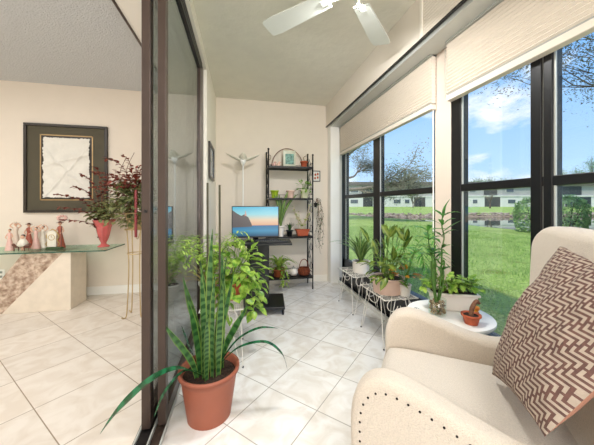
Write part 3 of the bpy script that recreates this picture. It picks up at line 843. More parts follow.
# trailing stringy plant at right
p = thing('string_plant', 'wispy trailing plant hanging from the right side of the rack', 'hanging plant', (RX + RW + .035, RY + .06, 1.13))
b = M(); b.tube([(-.026, 0, -.0), (0, 0, .03), (.02, 0, .0)], .003, 6); b.lathe([(.018, -.06), (.026, 0)], (.02, 0, 0), 14); b.build('clip_pot', ironm, p)
ml, ms = M(), M()
for i in range(11):
    a = rnd.uniform(-1.8, 1.2); l = rnd.uniform(.05, .13); dd = rnd.uniform(.25, .72)
    c, s_ = math.cos(a), math.sin(a)
    trail(ml, ms, [(.02, 0, 0), (.02 + c * l * .6, s_ * l * .4, .06 * rnd.random()), (.02 + c * l * 1.1, s_ * l * .7, -dd * .4), (.02 + c * l * .8 + rnd.uniform(-.04, .04), s_ * l * .7, -dd * .7), (.02 + c * l + rnd.uniform(-.03, .03), s_ * l, -dd)], .075, .035, .01, rnd, r=.0016)
ml.build('foliage', L_dark, p, smooth=True); ms.build('stems', stemb, p)

# framed pictures on walls
def frame_thing(name, label, loc, w, h, fm, inner, rz, border=.018, d=.02):
    t = thing(name, label, 'wall art', loc, rz)
    b = M(); b.bb(-w / 2, w / 2, -d, 0, -h / 2, -h / 2 + border); b.bb(-w / 2, w / 2, -d, 0, h / 2 - border, h / 2)
    b.bb(-w / 2, -w / 2 + border, -d, 0, -h / 2 + border, h / 2 - border); b.bb(w / 2 - border, w / 2, -d, 0, -h / 2 + border, h / 2 - border)
    b.build('frame', fm, t, bevel=.003)
    M().bb(-w / 2 + border, w / 2 - border, -d * .5, -.001, -h / 2 + border, h / 2 - border).build('picture', inner, t)
    return t
t = frame_thing('framed_print', 'tiny square dark framed print on back wall right of the rack', (1.055, YB, 1.515), .115, .155, framd, paper, 0, .010)
b = M()
for x, z in ((-.015, .02), (.02, -.02), (-.02, -.03), (.02, .03)):
    b.ball((x, -.0135, z), (.014, .003, .018), 8, 5)
b.build('flower_motif', terra2, t)
t = frame_thing('framed_picture', 'wide dark framed picture on the divider wall beside sliding door', (-.335, 3.08, 1.57), .44, .38, framd, mat('bluegrey_print', srgb(150, 170, 186), .2, c2=srgb(90, 104, 116), scale=6), PI / 2, .03, .022)

# ------------------------------------------------------------------ armchair
ch = thing('armchair', 'cream linen armchair with swooping nailhead trimmed arms by the window', 'armchair', (.592, .977, 0), math.atan2(-.608, .794))
prof = [(-.045, .14), (-.055, .30), (-.058, .44), (-.045, .51), (-.01, .56), (.04, .582), (.10, .577), (.18, .553), (.26, .524), (.34, .502), (.42, .495), (.47, .515), (.51, .57), (.54, .66), (.565, .78), (.60, .97), (.66, .97), (.66, .14)]
prof = [(p_.x, p_.y) for p_ in spline([(a, b_, 0) for a, b_ in prof[:16]], 3)] + [(.66, .97), (.66, .14)]
T = .095
def inset(poly, d):
    n = len(poly); out = []
    for i in range(n):
        p0 = V(poly[i - 1]); p1 = V(poly[i]); p2 = V(poly[(i + 1) % n])
        e1 = (p1 - p0).normalized(); e2 = (p2 - p1).normalized()
        n1 = V((-e1.y, e1.x)); n2 = V((-e2.y, e2.x))
        nn = (n1 + n2); nn = nn.normalized() / max(.5, nn.normalized().dot(n1)) if nn.length > .1 else n1
        out.append((p1.x - nn.x * d, p1.y - nn.y * d))
    return out
for side in (-1, 1):
    # orientation: poly runs clockwise when seen with x right z up -> outward is left normal
    m = M(); cs = []
    K = 6; br = .03
    for i in range(K + 1):
        a = PI / 2 * i / K
        cs.append((-T / 2 + br * (1 - math.sin(a)) if False else -T / 2 + br * (1 - math.cos(a)), br * (1 - math.sin(a))))
    cs = cs + [(-y, d) for y, d in reversed(cs)]
    n = len(prof); vs = []
    for y, d in cs:
        pp = inset(prof, d)
        for x, z in pp:
            yc = side * ((.30 if side > 0 else .275) + .05 * max(0, min(1, x / .5)) ** 1.3 - .03 * max(0, (z - .6)) )
            vs.append((x - (.03 if side < 0 else 0) * max(0, 1 - max(0, x) / .5), yc + y, z))
    fs = [tuple(range(n - 1, -1, -1)), tuple(range((len(cs) - 1) * n, len(cs) * n))]
    for i in range(len(cs) - 1):
        for j in range(n):
            fs.append((i * n + j, i * n + (j + 1) % n, (i + 1) * n + (j + 1) % n, (i + 1) * n + j))
    m.add(vs, fs)
    arm = m.build('arm', linen, ch, smooth=True)
    # piping seam and nailheads on both faces' outer side
    path = inset(prof, .034)[4:46]
    # resample
    acc = []; tot = 0; last = None
    pts = [V((a, b_)) for a, b_ in path]
    step = .029; nxt = 0; dist = 0
    for i in range(len(pts) - 1):
        seg = (pts[i + 1] - pts[i]).length
        while nxt <= dist + seg:
            acc.append(pts[i].lerp(pts[i + 1], (nxt - dist) / seg)); nxt += step
        dist += seg
    proto = None
    for q in acc:
        yc = side * ((.30 if side > 0 else .275) + .05 * max(0, min(1, q.x / .5)) ** 1.3 - .03 * max(0, (q.y - .6))) + side * (T / 2 + .0005)
        if proto is None:
            proto = M().ball((0, 0, 0), (.0036, .0025, .0036), 8, 5).build('nailhead', nailm, arm, smooth=True); proto.location = (q.x - (.03 if side < 0 else 0) * max(0, 1 - max(0, q.x) / .5), yc, q.y)
        else:
            c = proto.copy(); col.objects.link(c); c.parent = arm; c.location = (q.x - (.03 if side < 0 else 0) * max(0, 1 - max(0, q.x) / .5), yc, q.y)
# seat
m = M(); n = 26
def cushion(m, x0, x1, y0f, z0, z1, crown, nn=26, ex=7):
    vs = []; 
    for s_ in (1, -1):
        for i in range(nn + 1):
            for j in range(nn + 1):
                u = -1 + 2 * i / nn; w = -1 + 2 * j / nn
                e = max(0, 1 - abs(u) ** ex) ** (1 / 3) * max(0, 1 - abs(w) ** ex) ** (1 / 3)
                x = (x0 + x1) / 2 + (x1 - x0) / 2 * u
                y = w * y0f(x)
                z = (z0 + z1) / 2 + s_ * ((z1 - z0) / 2 * e + crown * (1 - u * u) * (1 - w * w))
                vs.append((x, y, z))
    N = (nn + 1) ** 2; fs = []
    for i in range(nn):
        for j in range(nn):
            a = i * (nn + 1) + j
            fs.append((a, a + nn + 1, a + nn + 2, a + 1)); fs.append((N + a, N + a + 1, N + a + nn + 2, N + a + nn + 1))
    m.add(vs, fs)
cushion(m, -.055, .56, lambda x: .262 + .03 * max(0, x), .29, .425, .012)
m.build('seat_cushion', linen2, ch, smooth=True)
M().bb(-.045, .60, -.27, .27, .14, .31).build('seat_base', linen, ch, bevel=.02, seg=3)
# back: rounded slab leaning slightly
m = M(); out = []
bw, bt, rz_ = .365, 1.015, .10
for i in range(9):
    a = PI * .5 * i / 8; out.append((bw - rz_ + rz_ * math.cos(a), bt - rz_ + rz_ * math.sin(a)))
out = [(bw - .03, .30), (bw - .01, .6)] + out
poly = out + [(-x, z) for x, z in reversed(out)]
lay = []
K = 5; br = .035; TT = .12
cs = [(-TT / 2 + br * (1 - math.cos(PI / 2 * i / K)), br * (1 - math.sin(PI / 2 * i / K))) for i in range(K + 1)]
cs = cs + [(-a, d) for a, d in reversed(cs)]
vs = []; n = len(poly)
for xx, d in cs:
    pp = inset(poly, d * (1 if True else -1))
    # make sure inset shrinks
    if d > 0 and max(p_[1] for p_ in pp) > bt: pp = inset(poly, -d)
    for y, z in pp:
        wing = .035 * (abs(y) / bw) ** 4
        vs.append((.595 + .06 * (z - .4) + xx - wing, y, z))
fs = [tuple(range(n - 1, -1, -1)), tuple(range((len(cs) - 1) * n, len(cs) * n))]
for i in range(len(cs) - 1):
    for j in range(n):
        fs.append((i * n + j, i * n + (j + 1) % n, (i + 1) * n + (j + 1) % n, (i + 1) * n + j))
m.add(vs, fs)
m.build('backrest', linen, ch, smooth=True)
for x, y in ((.0, -.29), (.0, .29), (.6, -.3), (.6, .3)):
    M().lathe([(.014, 0), (.024, .15)], (x, y, 0), 12).build('leg', darkwood, ch, smooth=True)

# ------------------------------------------------------------------ pillow
def pillow():
    L = V((.925, .832, .462)); Rt = V((.640, .452, .60)); TL = V((1.112, .732, .965)); TR = V((.91, .335, .95))
    t = thing('throw_pillow', 'square throw pillow with brown and cream maze pattern leaning in armchair', 'pillow', tuple(L))
    n = 152; C3 = 4
    U = ((Rt - L) + (TR - TL)).normalized(); W = ((TL - L) + (TR - Rt)).normalized()
    N = U.cross(W).normalized()
    if N.y > 0 and N.x > 0: N = -N
    if N.x > 0: N = -N
    def surf(u, v, s_):
        # concave edges -> ears at the corners
        cu = u + .02 * (0.5 - u) * 2 * (4 * v * (1 - v)) * abs(2 * u - 1) ** 2
        cv = v + .03 * (0.5 - v) * 2 * (4 * u * (1 - u)) * abs(2 * v - 1) ** 2
        p = L * (1 - cu) * (1 - cv) + Rt * cu * (1 - cv) + TL * (1 - cu) * cv + TR * cu * cv
        e = (max(0, 4 * u * (1 - u)) ** .55) * (max(0, 4 * v * (1 - v)) ** .55)
        wr = mnoise.noise(V((u * 5, v * 5, s_ * 3))) * .012 + mnoise.noise(V((u * 14 + v * 6, v * 5, s_ * 3 + 5))) * .005
        return p + N * ((.085 if s_ > 0 else -.05 if s_ < 0 else 0) * e + wr * min(1, e * 2)) - L
    def ident(x, y):
        k = (x - y) % 6                      # interlocking hooked bars
        return (x - k, y) if k < 4 else ((x, y - 1) if k == 5 else (x - 3, y + 1))
    m = M()
    for s_ in (1, -1):
        b0 = len(m.v)
        for i in range(n + 1):
            for j in range(n + 1):
                m.v.append(tuple(surf(i / n, j / n, s_)))
        for i in range(n):
            for j in range(n):
                a = b0 + i * (n + 1) + j
                f = [a, a + n + 1, a + n + 2, a + 1]
                if s_ < 0: f.reverse(); m.m = 2
                else:
                    X, Y = i // C3, j // C3; sx, sy = i % C3, j % C3
                    dark = (sx < 2 and ident(X, Y) != ident(X - 1, Y)) or (sy < 2 and ident(X, Y) != ident(X, Y - 1)) or (sx < 2 and sy < 2 and ident(X, Y) != ident(X - 1, Y - 1))
                    m.m = 1 if dark else 0
                m.face(f)
    m.m = 2
    pc = mat('pillow_cream_weave', srgb(180, 164, 147), .9, var=.05, scale=90, bump=.6, bscale=500)
    pb = mat('pillow_brown_weave', srgb(102, 70, 62), .9, var=.1, scale=90, c2=srgb(80, 56, 50))
    pr = mat('pillow_back_fabric', srgb(160, 112, 90), .85, var=.05, scale=30, bump=.3, bscale=300)
    m.build('cover', [pc, pb, pr], t, smooth=True)
pillow()

# ------------------------------------------------------------------ side table and what stands on it
tb = thing('side_table', 'round white side table between armchair and the window', 'side table', (1.15, 1.30, 0))
TZ = .485
M().lathe([(.205, TZ - .025), (.215, TZ - .02), (.22, TZ - .01), (.218, TZ)], (0, 0, 0), 48).build('tabletop', whitem, tb, smooth=False)
M().lathe([(.14, 0), (.14, .015), (.03, .03), (.02, .08), (.022, .4), (.06, TZ - .026)], (0, 0, 0), 28).build('pedestal', whitem, tb, smooth=True)
rnd = random.Random(8)
p = thing('lucky_bamboo', 'tall lucky bamboo with curled stalk in pebble filled glass', 'potted plant', (1.075, 1.30, TZ + .001))
M().lathe([(.045, 0), (.047, .09), (.043, .09), (.042, .006)], (0, 0, 0), 24, cap=False).build('glass_vase', vglass, p, smooth=True)
b = M()
for i in range(150):
    a = rnd.uniform(0, 6.28); r_ = .036 * math.sqrt(rnd.random()); z = rnd.uniform(.008, .078)
    b.ball((r_ * math.cos(a), r_ * math.sin(a), z), (rnd.uniform(.006, .01), rnd.uniform(.006, .01), rnd.uniform(.004, .007)), 7, 4)
o = b.build('pebbles', pebble, p, smooth=True); o['kind'] = 'stuff'
ms, ml = M(), M()
for k, (tx, ty, tz) in enumerate(((-.03, .01, .30), (-.045, -.02, .34), (.0, .02, .31), (.03, .0, .36), (.05, .01, .24))):
    pts = bez((rnd.uniform(-.015, .015), rnd.uniform(-.015, .015), .02), (tx * .4, ty, .1), (tx, ty * .5, tz * .6), (tx, ty, tz), 10)
    ms.tube(pts, .0048, 7)
    for q in (3, 5, 7, 9): ms.ball(pts[q], .006, 7, 4)
ms.tube(spline([(.0, 0, .22), (-.02, 0, .27), (-.005, 0, .31), (.02, 0, .285), (.045, 0, .30), (.04, 0, .25), (.02, 0, .20)], 6), .0045, 7)
ms.tube(spline([(.025, 0, .36), (.045, .0, .43), (.03, .0, .50), (.045, .01, .56)], 6), .0035, 6)
ms.tube(spline([(-.03, 0, .30), (-.05, .0, .38), (-.06, .0, .47)], 6), .003, 6)
def sprig(base, n, L, w, spread=1.0, up=.3):
    for i in range(n):
        a = 2 * PI * i / n + rnd.uniform(-.5, .5)
        d = V((math.cos(a) * spread, math.sin(a) * spread, up + rnd.uniform(-.2, .4))).normalized()
        b0 = V(base); l = L * rnd.uniform(.7, 1.1)
        ml.ribbon([b0, b0 + d * l * .35 + V((0, 0, l * .06)), b0 + d * l * .7 + V((0, 0, l * .02)), b0 + d * l - V((0, 0, l * .12))], w, lambda q: max(.04, math.sin(PI * min(1, .08 + q * .92))), .25)
for bs, n_, L_, w_ in (((.045, .01, .55), 3, .12, .03), ((.035, 0, .50), 3, .12, .028), ((.03, 0, .44), 4, .10, .02), ((-.06, 0, .47), 4, .12, .03), ((-.05, 0, .42), 4, .12, .03), ((-.035, .01, .33), 5, .13, .03), ((.0, .02, .31), 4, .10, .02), ((.04, .01, .24), 3, .09, .018), ((-.05, -.02, .35), 5, .12, .022), ((.03, 0, .37), 3, .10, .02)):
    sprig(bs, n_, L_, w_)
ml.ribbon(spline([(.045, .01, .54), (.06, .01, .60), (.085, 0, .65)], 4), .026, lambda q: max(.04, math.sin(PI * min(1, .08 + q * .92))), .2)
ml.ribbon(spline([(.03, .0, .46), (.10, .0, .50), (.17, -.0, .53)], 4), .014, lambda q: max(.04, math.sin(PI * min(1, .08 + q * .92))), .2)
ms.build('stalks', bamst, p, smooth=True); ml.build('foliage', L_bamd, p, smooth=True)
p = thing('peperomia_plant', 'leafy green plant in oblong white ceramic planter on side table', 'potted plant', (1.215, 1.345, TZ + .001), R(-22))
b = M(); b.box((0, 0, .05), (.25, .09, .10), taper=.82); b.build('planter', whitec, p, bevel=.012, seg=3)
b = M(); b.box((0, 0, .097), (.262, .102, .014)); b.build('rim', whitec, p, bevel=.004)
M().box((0, 0, .1), (.23, .075, .012)).build('soil', soil, p)
ml, ms = M(), M()
for cx in (-.10, -.05, 0, .05, .10):
    bushy(ml, ms, (cx, 0, .15), 34, .065, .042, .030, rnd, src=(cx, 0, .10), drop=0)
for a in (2.6, 3.3): trail(ml, ms, [(-.08, 0, .11), (-.13, .02 * math.sin(a), .15), (-.17, .03 * math.sin(a), .11)], .03, .05, .036, rnd)
ml.build('foliage', L_lime2, p, smooth=True); ms.build('stems', stemg, p)
p = thing('cactus_plant', 'curled brown fuzzy cactus in small clay pot on side table', 'potted plant', (1.165, 1.165, TZ + .001))
pot(p, .030, .042, .05, terra2, rim=.006, name='pot')
M().tube(spline([(0, 0, .04), (.004, 0, .07), (.015, 0, .095), (.035, 0, .112), (.05, .0, .10)], 5), [.011] * 8 + [.0105] * 9 + [.008] * 4, 10).build('cactus', mat('fuzzy_brown', srgb(150, 104, 78), .9, var=.2, scale=120, bump=1, bscale=200), p, smooth=True)
p = thing('bird_figurine', 'little yellow orange bird ornament at window side of side table', 'figurine', (1.245, 1.215, TZ + .001))
b = M(); b.ball((0, 0, .022), (.02, .016, .022)); b.ball((.008, 0, .052), .014); b.build('body', mat('yellow_glaze', srgb(226, 160, 40), .35, c2=srgb(190, 90, 40), scale=50), p, smooth=True)
M().tube([(.018, 0, .052), (.03, 0, .05)], [.004, .001], 6).build('beak', terra2, p)
p = thing('note_card', 'small white card with black print lying on the side table', 'card', (1.005, 1.395, TZ + .001), R(20))
M().bb(-.03, .03, -.02, .02, 0, .002).build('card', whitem, p)
b = M()
for i in range(3):
    for j in range(5):
        if (i * 5 + j) % 4 != 3: b.bb(-.024 + j * .0098, -.0165 + j * .0098, -.012 + i * .009, -.007 + i * .009, .002, .0024)
b.build('print', blackp, p)

# ------------------------------------------------------------------ left room: console table
ct = thing('console_table', 'glass topped console table on carved stone base under the framed relief', 'table', (-2.0, 3.45, 0))
# local coords: world - loc
def W_(x, y, z): return (x + 2.0, y - 3.45, z)
b = M(); pr_ = [(-1.825, .605), (-1.755, .605), (-1.755, 0), (-2.36, 0)]
b.prism([(x + 2.0, z) for x, z in pr_], .29, 'y', 3.22 - 3.45)
b.build('smooth_stone_wedge', stone_s, ct, bevel=.003)
b = M()
# rough stone slab, displaced face
pl = [(-2.19, .605), (-1.825, .605), (-2.36, 0), (-2.62, 0)]
gx, gz = 26, 26; vs = []
for i in range(gx + 1):
    for j in range(gz + 1):
        u = i / gx; w = j / gz
        xb = -2.62 + (.26) * u; xt = -2.19 + .365 * u
        x = xb + (xt - xb) * w; z = .605 * w
        dd = mnoise.noise(V((x * 9, z * 9, 1))) * .02 + mnoise.noise(V((x * 25, z * 25, 4))) * .010
        if i in (0, gx) or j in (0, gz): dd = 0
        vs.append(W_(x, 3.235 + dd, z))
fs = []
for i in range(gx):
    for j in range(gz):
        a = i * (gz + 1) + j; fs.append((a, a + gz + 1, a + gz + 2, a + 1))
N = len(vs)
bk = [W_(-2.62, 3.50, 0), W_(-2.36, 3.50, 0), W_(-1.825, 3.50, .605), W_(-2.19, 3.50, .605)]
vs += bk
c0, c1, c2_, c3 = 0, gx * (gz + 1), gx * (gz + 1) + gz, gz
fs += [(N, N + 3, N + 2, N + 1), (c0, c3, N + 3, N), (c1, N + 1, N + 2, c2_), (c3, c2_, N + 2, N + 3), (c0, N, N + 1, c1)]
b.add(vs, fs); b.build('rough_stone_panel', stone_r, ct)
b = M(); b.bb(-3.35 + 2, -1.43 + 2, 3.20 - 3.45, 3.69 - 3.45, .606, .618); b.build('glass_top', tglass, ct, bevel=.002)
b = M(); b.bb(-3.35 + 2, -1.43 + 2, 3.193 - 3.45, 3.20 - 3.45, .606, .618); b.bb(-1.43 + 2, -1.423 + 2, 3.193 - 3.45, 3.69 - 3.45, .606, .618)
b.build('glass_edge', mat('green_glass_edge', srgb(50, 92, 78), .1, var=.03), ct)
GZ = .619
# figurines
def figure(name, label, loc, h, dress, arms='down', hat=False, rz=0, extra=None, lean=0):
    t = thing(name, label, 'figurine', (loc[0], loc[1], GZ), rz, 'porcelain figurines on the glass table')
    m = M(); m.lathe([(h * .17, 0), (h * .165, h * .04), (h * .12, h * .25), (h * .085, h * .45), (h * .055, h * .60), (h * .075, h * .70), (h * .08, h * .78), (h * .03, h * .82)], (0, 0, 0), 18, 1, .8, wob=.05)
    m.build('dress', dress, t, smooth=True)
    m = M(); m.tube([(0, 0, h * .79), (0, 0, h * .86)], h * .024, 8); m.ball((0, -h * .005, h * .905), (h * .052, h * .055, h * .062), 12, 8)
    if arms == 'up':
        for s_ in (-1, 1): m.tube(spline([(s_ * h * .07, 0, h * .76), (s_ * h * .19, -h * .02, h * .82), (s_ * h * .16, -h * .02, h * .95), (s_ * h * .04, -h * .02, h * 1.02)], 5), h * .018, 6)
    elif arms == 'head':
        m.tube(spline([(h * .07, 0, h * .76), (h * .17, -h * .02, h * .84), (h * .07, -h * .04, h * .94)], 5), h * .02, 6)
        m.tube(spline([(-h * .07, 0, h * .76), (-h * .16, -h * .02, h * .84), (-h * .06, -h * .03, h * .95)], 5), h * .02, 6)
    else:
        for s_ in (-1, 1): m.tube(spline([(s_ * h * .075, 0, h * .76), (s_ * h * .13, -h * .03, h * .62), (s_ * h * .05, -h * .10, h * .55)], 5), h * .02, 6)
    m.build('figure', skin, t, smooth=True)
    m = M(); m.ball((0, h * .014, h * .925), (h * .056, h * .055, h * .056), 10, 7)
    if hat: m.lathe([(h * .11, h * .935), (h * .10, h * .95), (h * .05, h * .955), (h * .045, h * .99), (h * .01, h)], (0, 0, 0), 16)
    m.build('hat' if hat else 'hair', (dress if hat == 2 else hair) if not hat or hat == 2 else figb, t, smooth=True)
    return t
def TX(u, Y):
    t_ = (u - 297) / 266; d = Y / (.979 - .2045 * t_); return d * (.2045 + .979 * t_)
figure('lady_figurine', 'short lady in pale pink gown, second from left on glass table' if False else 'leftmost figurine, short lady in pale pink gown', (-2.389, 3.36), .235, figp)
figure('lady_figurine', 'slender white and pink lady with both hands to her hat', (-2.432, 3.5), .30, mat('figurine_cream_pink', srgb(224, 206, 188), .3, var=.06, scale=30), 'head', 2)
# child with animals
t = thing('child_figurine', 'low figurine of a child bending over two brown dogs', 'figurine', (-2.258, 3.34, GZ), 0, 'porcelain figurines on the glass table')
m = M(); m.lathe([(.035, .045), (.05, .06), (.035, .10), (.02, .125)], (0, 0, 0), 14); m.build('dress', figw, t, smooth=True)
m = M(); m.ball((0, -.004, .145), .018); m.tube([(0, 0, .02), (0, 0, .14)], .008, 6); m.tube([(-.01, 0, 0), (-.006, 0, .03)], .009, 6); m.tube([(.012, 0, 0), (.006, 0, .03)], .009, 6); m.build('figure', skin, t, smooth=True)
M().ball((0, .004, .152), .019).build('hair', hair, t, smooth=True)
for s_ in (-1, 1):
    m = M()
    m.ball((s_ * .045, -.02, .05), (.03, .014, .016)); m.ball((s_ * .07, -.02, .066), .014)
    for q in (-.02, .02):
        m.tube([(s_ * .045 + q, -.02, .045), (s_ * .045 + q, -.02, 0)], .0045, 6)
    m.build('dog', figb, t, smooth=True)
figure('lady_figurine', 'rust red lady in brown hat standing behind the child with dogs', (-2.350, 3.56), .28, figr, 'down', 1)
figure('dancer_figurine', 'dancer in pink dress with arms arched overhead', (-2.205, 3.44), .245, figp, 'up')
figure('dancer_figurine', 'dancer in white gown beside the pink one, arms raised', (-2.178, 3.50), .255, figw, 'up')
t = thing('mantel_clock', 'ornate small white and gilt clock on green base among figurines', 'clock', (-2.042, 3.43, GZ), 0)
M().lathe([(.085, 0), (.08, .014), (.075, .018)], (.02, 0, 0), 24, 1, .55).build('base', figg, t, smooth=True)
m = M(); m.box((0, 0, .085), (.085, .04, .13)); m.lathe([(.045, -.018), (.045, .018)], (0, 0, .155), 20, rot=Euler((PI / 2, 0, 0)).to_matrix()); m.build('case', figw, t, bevel=.004)
m = M(); m.tube([(.03 * math.cos(a), -.021, .125 + .03 * math.sin(a)) for a in [2 * PI * i / 20 for i in range(20)]], .003, 6, closed=True)
m.tube([(0, -.021, .125), (0, -.021, .147)], .0018, 5); m.tube([(0, -.021, .125), (.014, -.021, .118)], .0018, 5)
for s_ in (-1, 1):
    m.tube(spline([(s_ * .045, 0, .02), (s_ * .065, 0, .05), (s_ * .045, 0, .09), (s_ * .06, 0, .14), (s_ * .03, 0, .19), (0, 0, .215)], 5), .005, 6)
m.build('gilt_trim', gilt, t, smooth=True)
t = figure('lady_figurine', 'tallest figurine, rust dress lady holding flowers above her hat', (-1.995, 3.47), .30, figr, 'down', 1)
m = M(); m.tube([(.035, -.04, 0), (.035, -.04, .25)], .003, 6); m.build('staff', figb, t)
m = M()
for i in range(9):
    a = 2 * PI * i / 9; m.ball((.02 + .04 * math.cos(a), 0, .335 + .022 * math.sin(a)), .016, 7, 5)
m.build('flowers', figp, t, smooth=True)
t = thing('tray', 'thin black tray lying on glass table behind left figurines', 'tray', (-2.36, 3.60, GZ))
M().bb(-.12, .16, -.05, .05, 0, .012).build('tray', blackp, t, bevel=.003)

# coral vase
v = thing('vase', 'coral red twisted glass vase with fluted mouth on table corner', 'vase', (-1.56, 3.47, GZ))
m = M(); n = 40; prof_v = [(.055, 0), (.058, .008), (.028, .03), (.026, .05), (.045, .10), (.062, .17), (.072, .23), (.092, .28), (.10, .31)]
prof_v = [(p_.x, p_.y) for p_ in spline([(a, b_, 0) for a, b_ in prof_v], 4)]
vs = []
for r_, z in prof_v:
    for j in range(n):
        a = 2 * PI * j / n + z * 7
        rr = r_ * (1 + .07 * math.sin(8 * a) * min(1, z / .06)) * (1 + (.12 * math.sin(5 * a) if z > .29 else 0))
        vs.append((rr * math.cos(a - z * 0), rr * math.sin(a), z))
fs = [tuple(range(n - 1, -1, -1))]
for i in range(len(prof_v) - 1):
    for j in range(n): fs.append((i * n + j, i * n + (j + 1) % n, (i + 1) * n + (j + 1) % n, (i + 1) * n + j))
m.add(vs, fs); m.build('body', coral, v, smooth=True, solid=.004)
rnd = random.Random(31)
p = thing('dried_arrangement', 'dried burgundy branches and twigs standing in the coral vase', 'arrangement', (-1.56, 3.47, GZ + .10))
ml, ms = M(), M()
for tx, tz in ((-.42, .50), (-.40, .36), (-.30, .60), (-.20, .72), (.0, .62), (-.05, .80), (-.35, .22), (.10, .70)):
    trail(ml, ms, [(0, 0, -.05), (tx * .1, -.02, tz * .4), (tx * .45, -.04, tz * .85), (tx, -.05 + rnd.uniform(-.05, .03), tz)], .022, .062, .042, rnd, r=.003)
ml.build('burgundy_leaves', L_red, p, smooth=True)
for s_ in ((-.12, .40), (.22, .95), (.30, 1.0)):
    ms.tube(spline([(0, 0, 0), (s_[0] * .5, 0, s_[1] * .4), (s_[0] * .7 + .03, .0, s_[1] * .6), (s_[0] * .9 - .03, 0, s_[1] * .8), (s_[0] + .02, 0, s_[1])], 5), .003, 5)
ms.build('twigs', stemb, p)
ml = M(); bushy(ml, None, (.03, -.04, .29), 380, .17, .05, .036, rnd, stem=False, drop=.2, fill=.1)
ml.build('green_foliage', L_ivy, p, smooth=True)

# gold plant stand with ivy
g = thing('gold_plant_stand', 'tall slim gold wire plant stand in front of the table end', 'plant stand', (-1.03, 2.93, 0))
for k in range(4):
    a = PI / 4 + k * PI / 2; c, s_ = math.cos(a) * .085, math.sin(a) * .085
    M().tube(spline([(c, s_, .86), (c * .8, s_ * .8, .5), (c, s_, .06), (c * 1.3, s_ * 1.3, .008), (c * 1.55, s_ * 1.55, .02)], 5), .0055, 7).build('leg', goldw, g, smooth=True)
m = M()
for z, r_ in ((.86, .10), (.62, .075)): m.tube([(r_ * math.cos(2 * PI * i / 24), r_ * math.sin(2 * PI * i / 24), z) for i in range(24)], .005, 6, closed=True)
m.tube([(-.09, 0, .86), (.09, 0, .86)], .004, 6); m.tube([(0, -.09, .86), (0, .09, .86)], .004, 6)
m.build('ring', goldw, g)
p = thing('ivy_plant', 'full trailing ivy with reddish tips in gilt pot on gold stand', 'potted plant', (-1.03, 2.93, .866))
pot(p, .07, .095, .16, goldw, name='pot')
ml, ms, mr = M(), M(), M()
for k in range(5):
    bushy(ml, ms if k == 0 else None, (rnd.uniform(-.10, .02), rnd.uniform(-.08, .04), .22 + k * .05 - .08 * (k == 4)), 120, .19 - .012 * k, .055, .042, rnd, src=(0, 0, .14), drop=.9, stem=(k == 0))
bushy(ml, None, (-.0, -.02, .06), 120, .13, .05, .036, rnd, stem=False)
bushy(mr, None, (-.04, -.02, .44), 210, .22, .052, .036, rnd, stem=False, fill=.2)
for tx, tz in ((-.35, .55), (-.25, .68), (-.38, .40), (-.10, .72), (.05, .62)):
    trail(mr, ms, [(0, 0, .1), (tx * .15, -.02, .1 + tz * .5), (tx * .5, -.03, tz * .92), (tx, -.05, tz)], .018, .055, .036, rnd, r=.0025)
ml.build('foliage', L_ivy, p, smooth=True); mr.build('reddish_foliage', L_red, p, smooth=True); ms.build('stems', stemb, p)
p = thing('taper_candle', 'long maroon taper candle beside the ivy near the door stile', 'candle', (-.965, 2.74, .80))
m = M(); m.tube([(0, 0, .0), (0, 0, .44)], .012, 10); m.build('candle', redm, p)
M().tube([(0, 0, .43), (0, 0, .455)], .0015, 5).build('wick', blackp, p)
M().tube(spline([(0, .0, .0), (0, .05, -.02), (-.0, .12, .055)], 4), .004, 6).build('holder_arm', goldw, p)

# big framed relief
t = frame_thing('framed_relief', 'large dark framed white relief artwork on left room wall', (-2.045, YB, 1.535), .865, 1.05, framd, matol, 0, .03, .035)
iw, ih = .275, .40
b = M(); X0, X1, ZA, ZB = -iw, iw, -ih + .02, ih
b.bb(X0, X1, -.021, -.016, ZA, ZA + .012); b.bb(X0, X1, -.021, -.016, ZB - .012, ZB); b.bb(X0, X0 + .012, -.021, -.016, ZA, ZB); b.bb(X1 - .012, X1, -.021, -.016, ZA, ZB)
b.build('gilt_fillet', goldf, t)
M().bb(X0 + .012, X1 - .012, -.0185, -.0172, ZA + .012, ZB - .012).build('inner_mat', framd, t)
m = M(); g_ = 60; vs = []
rj = random.Random(2)
eb = [[rj.uniform(-.006, .006) for _ in range(g_ + 1)] for _ in range(4)]
for i in range(g_ + 1):
    for j in range(g_ + 1):
        u = i / g_; w = j / g_
        x = X0 + .035 + (X1 - X0 - .07) * u; z = ZA + .035 + (ZB - ZA - .07) * w
        if i == 0: x += eb[0][j]
        if i == g_: x += eb[1][j]
        if j == 0: z += eb[2][i]
        if j == g_: z += eb[3][i]
        d = .026 * abs(mnoise.noise(V((x * 5 + z * 3, z * 5 - x * 2, 2)))) + .006 * abs(mnoise.noise(V((x * 14, z * 14, 7))))
        r1 = abs((z + .05) - (x) * 1.3); r2 = abs((z + .05) + (x - .02) * 1.1 + .02 * math.sin(x * 40)); r3 = abs(z - .1 - .3 * x)
        for r_ in (r1, r2, r3): d += .016 * max(0, 1 - r_ / .02)
        vs.append((x, -.019 - d, z))
fs = [(i * (g_ + 1) + j, (i + 1) * (g_ + 1) + j, (i + 1) * (g_ + 1) + j + 1, i * (g_ + 1) + j + 1) for i in range(g_) for j in range(g_)]
m.add(vs, fs); m.build('relief_paper', paper, t, smooth=True)
t = thing('wall_outlet', 'white electric outlet plate low on the left room wall', 'outlet', (-2.71, YB, .30))
M().bb(-.036, .036, -.006, 0, -.058, .058).build('plate', whitem, t, bevel=.002)
b = M()
for z in (-.025, .025): b.bb(-.014, .014, -.008, -.006, z - .012, z + .012)
b.build('receptacles', greym, t)

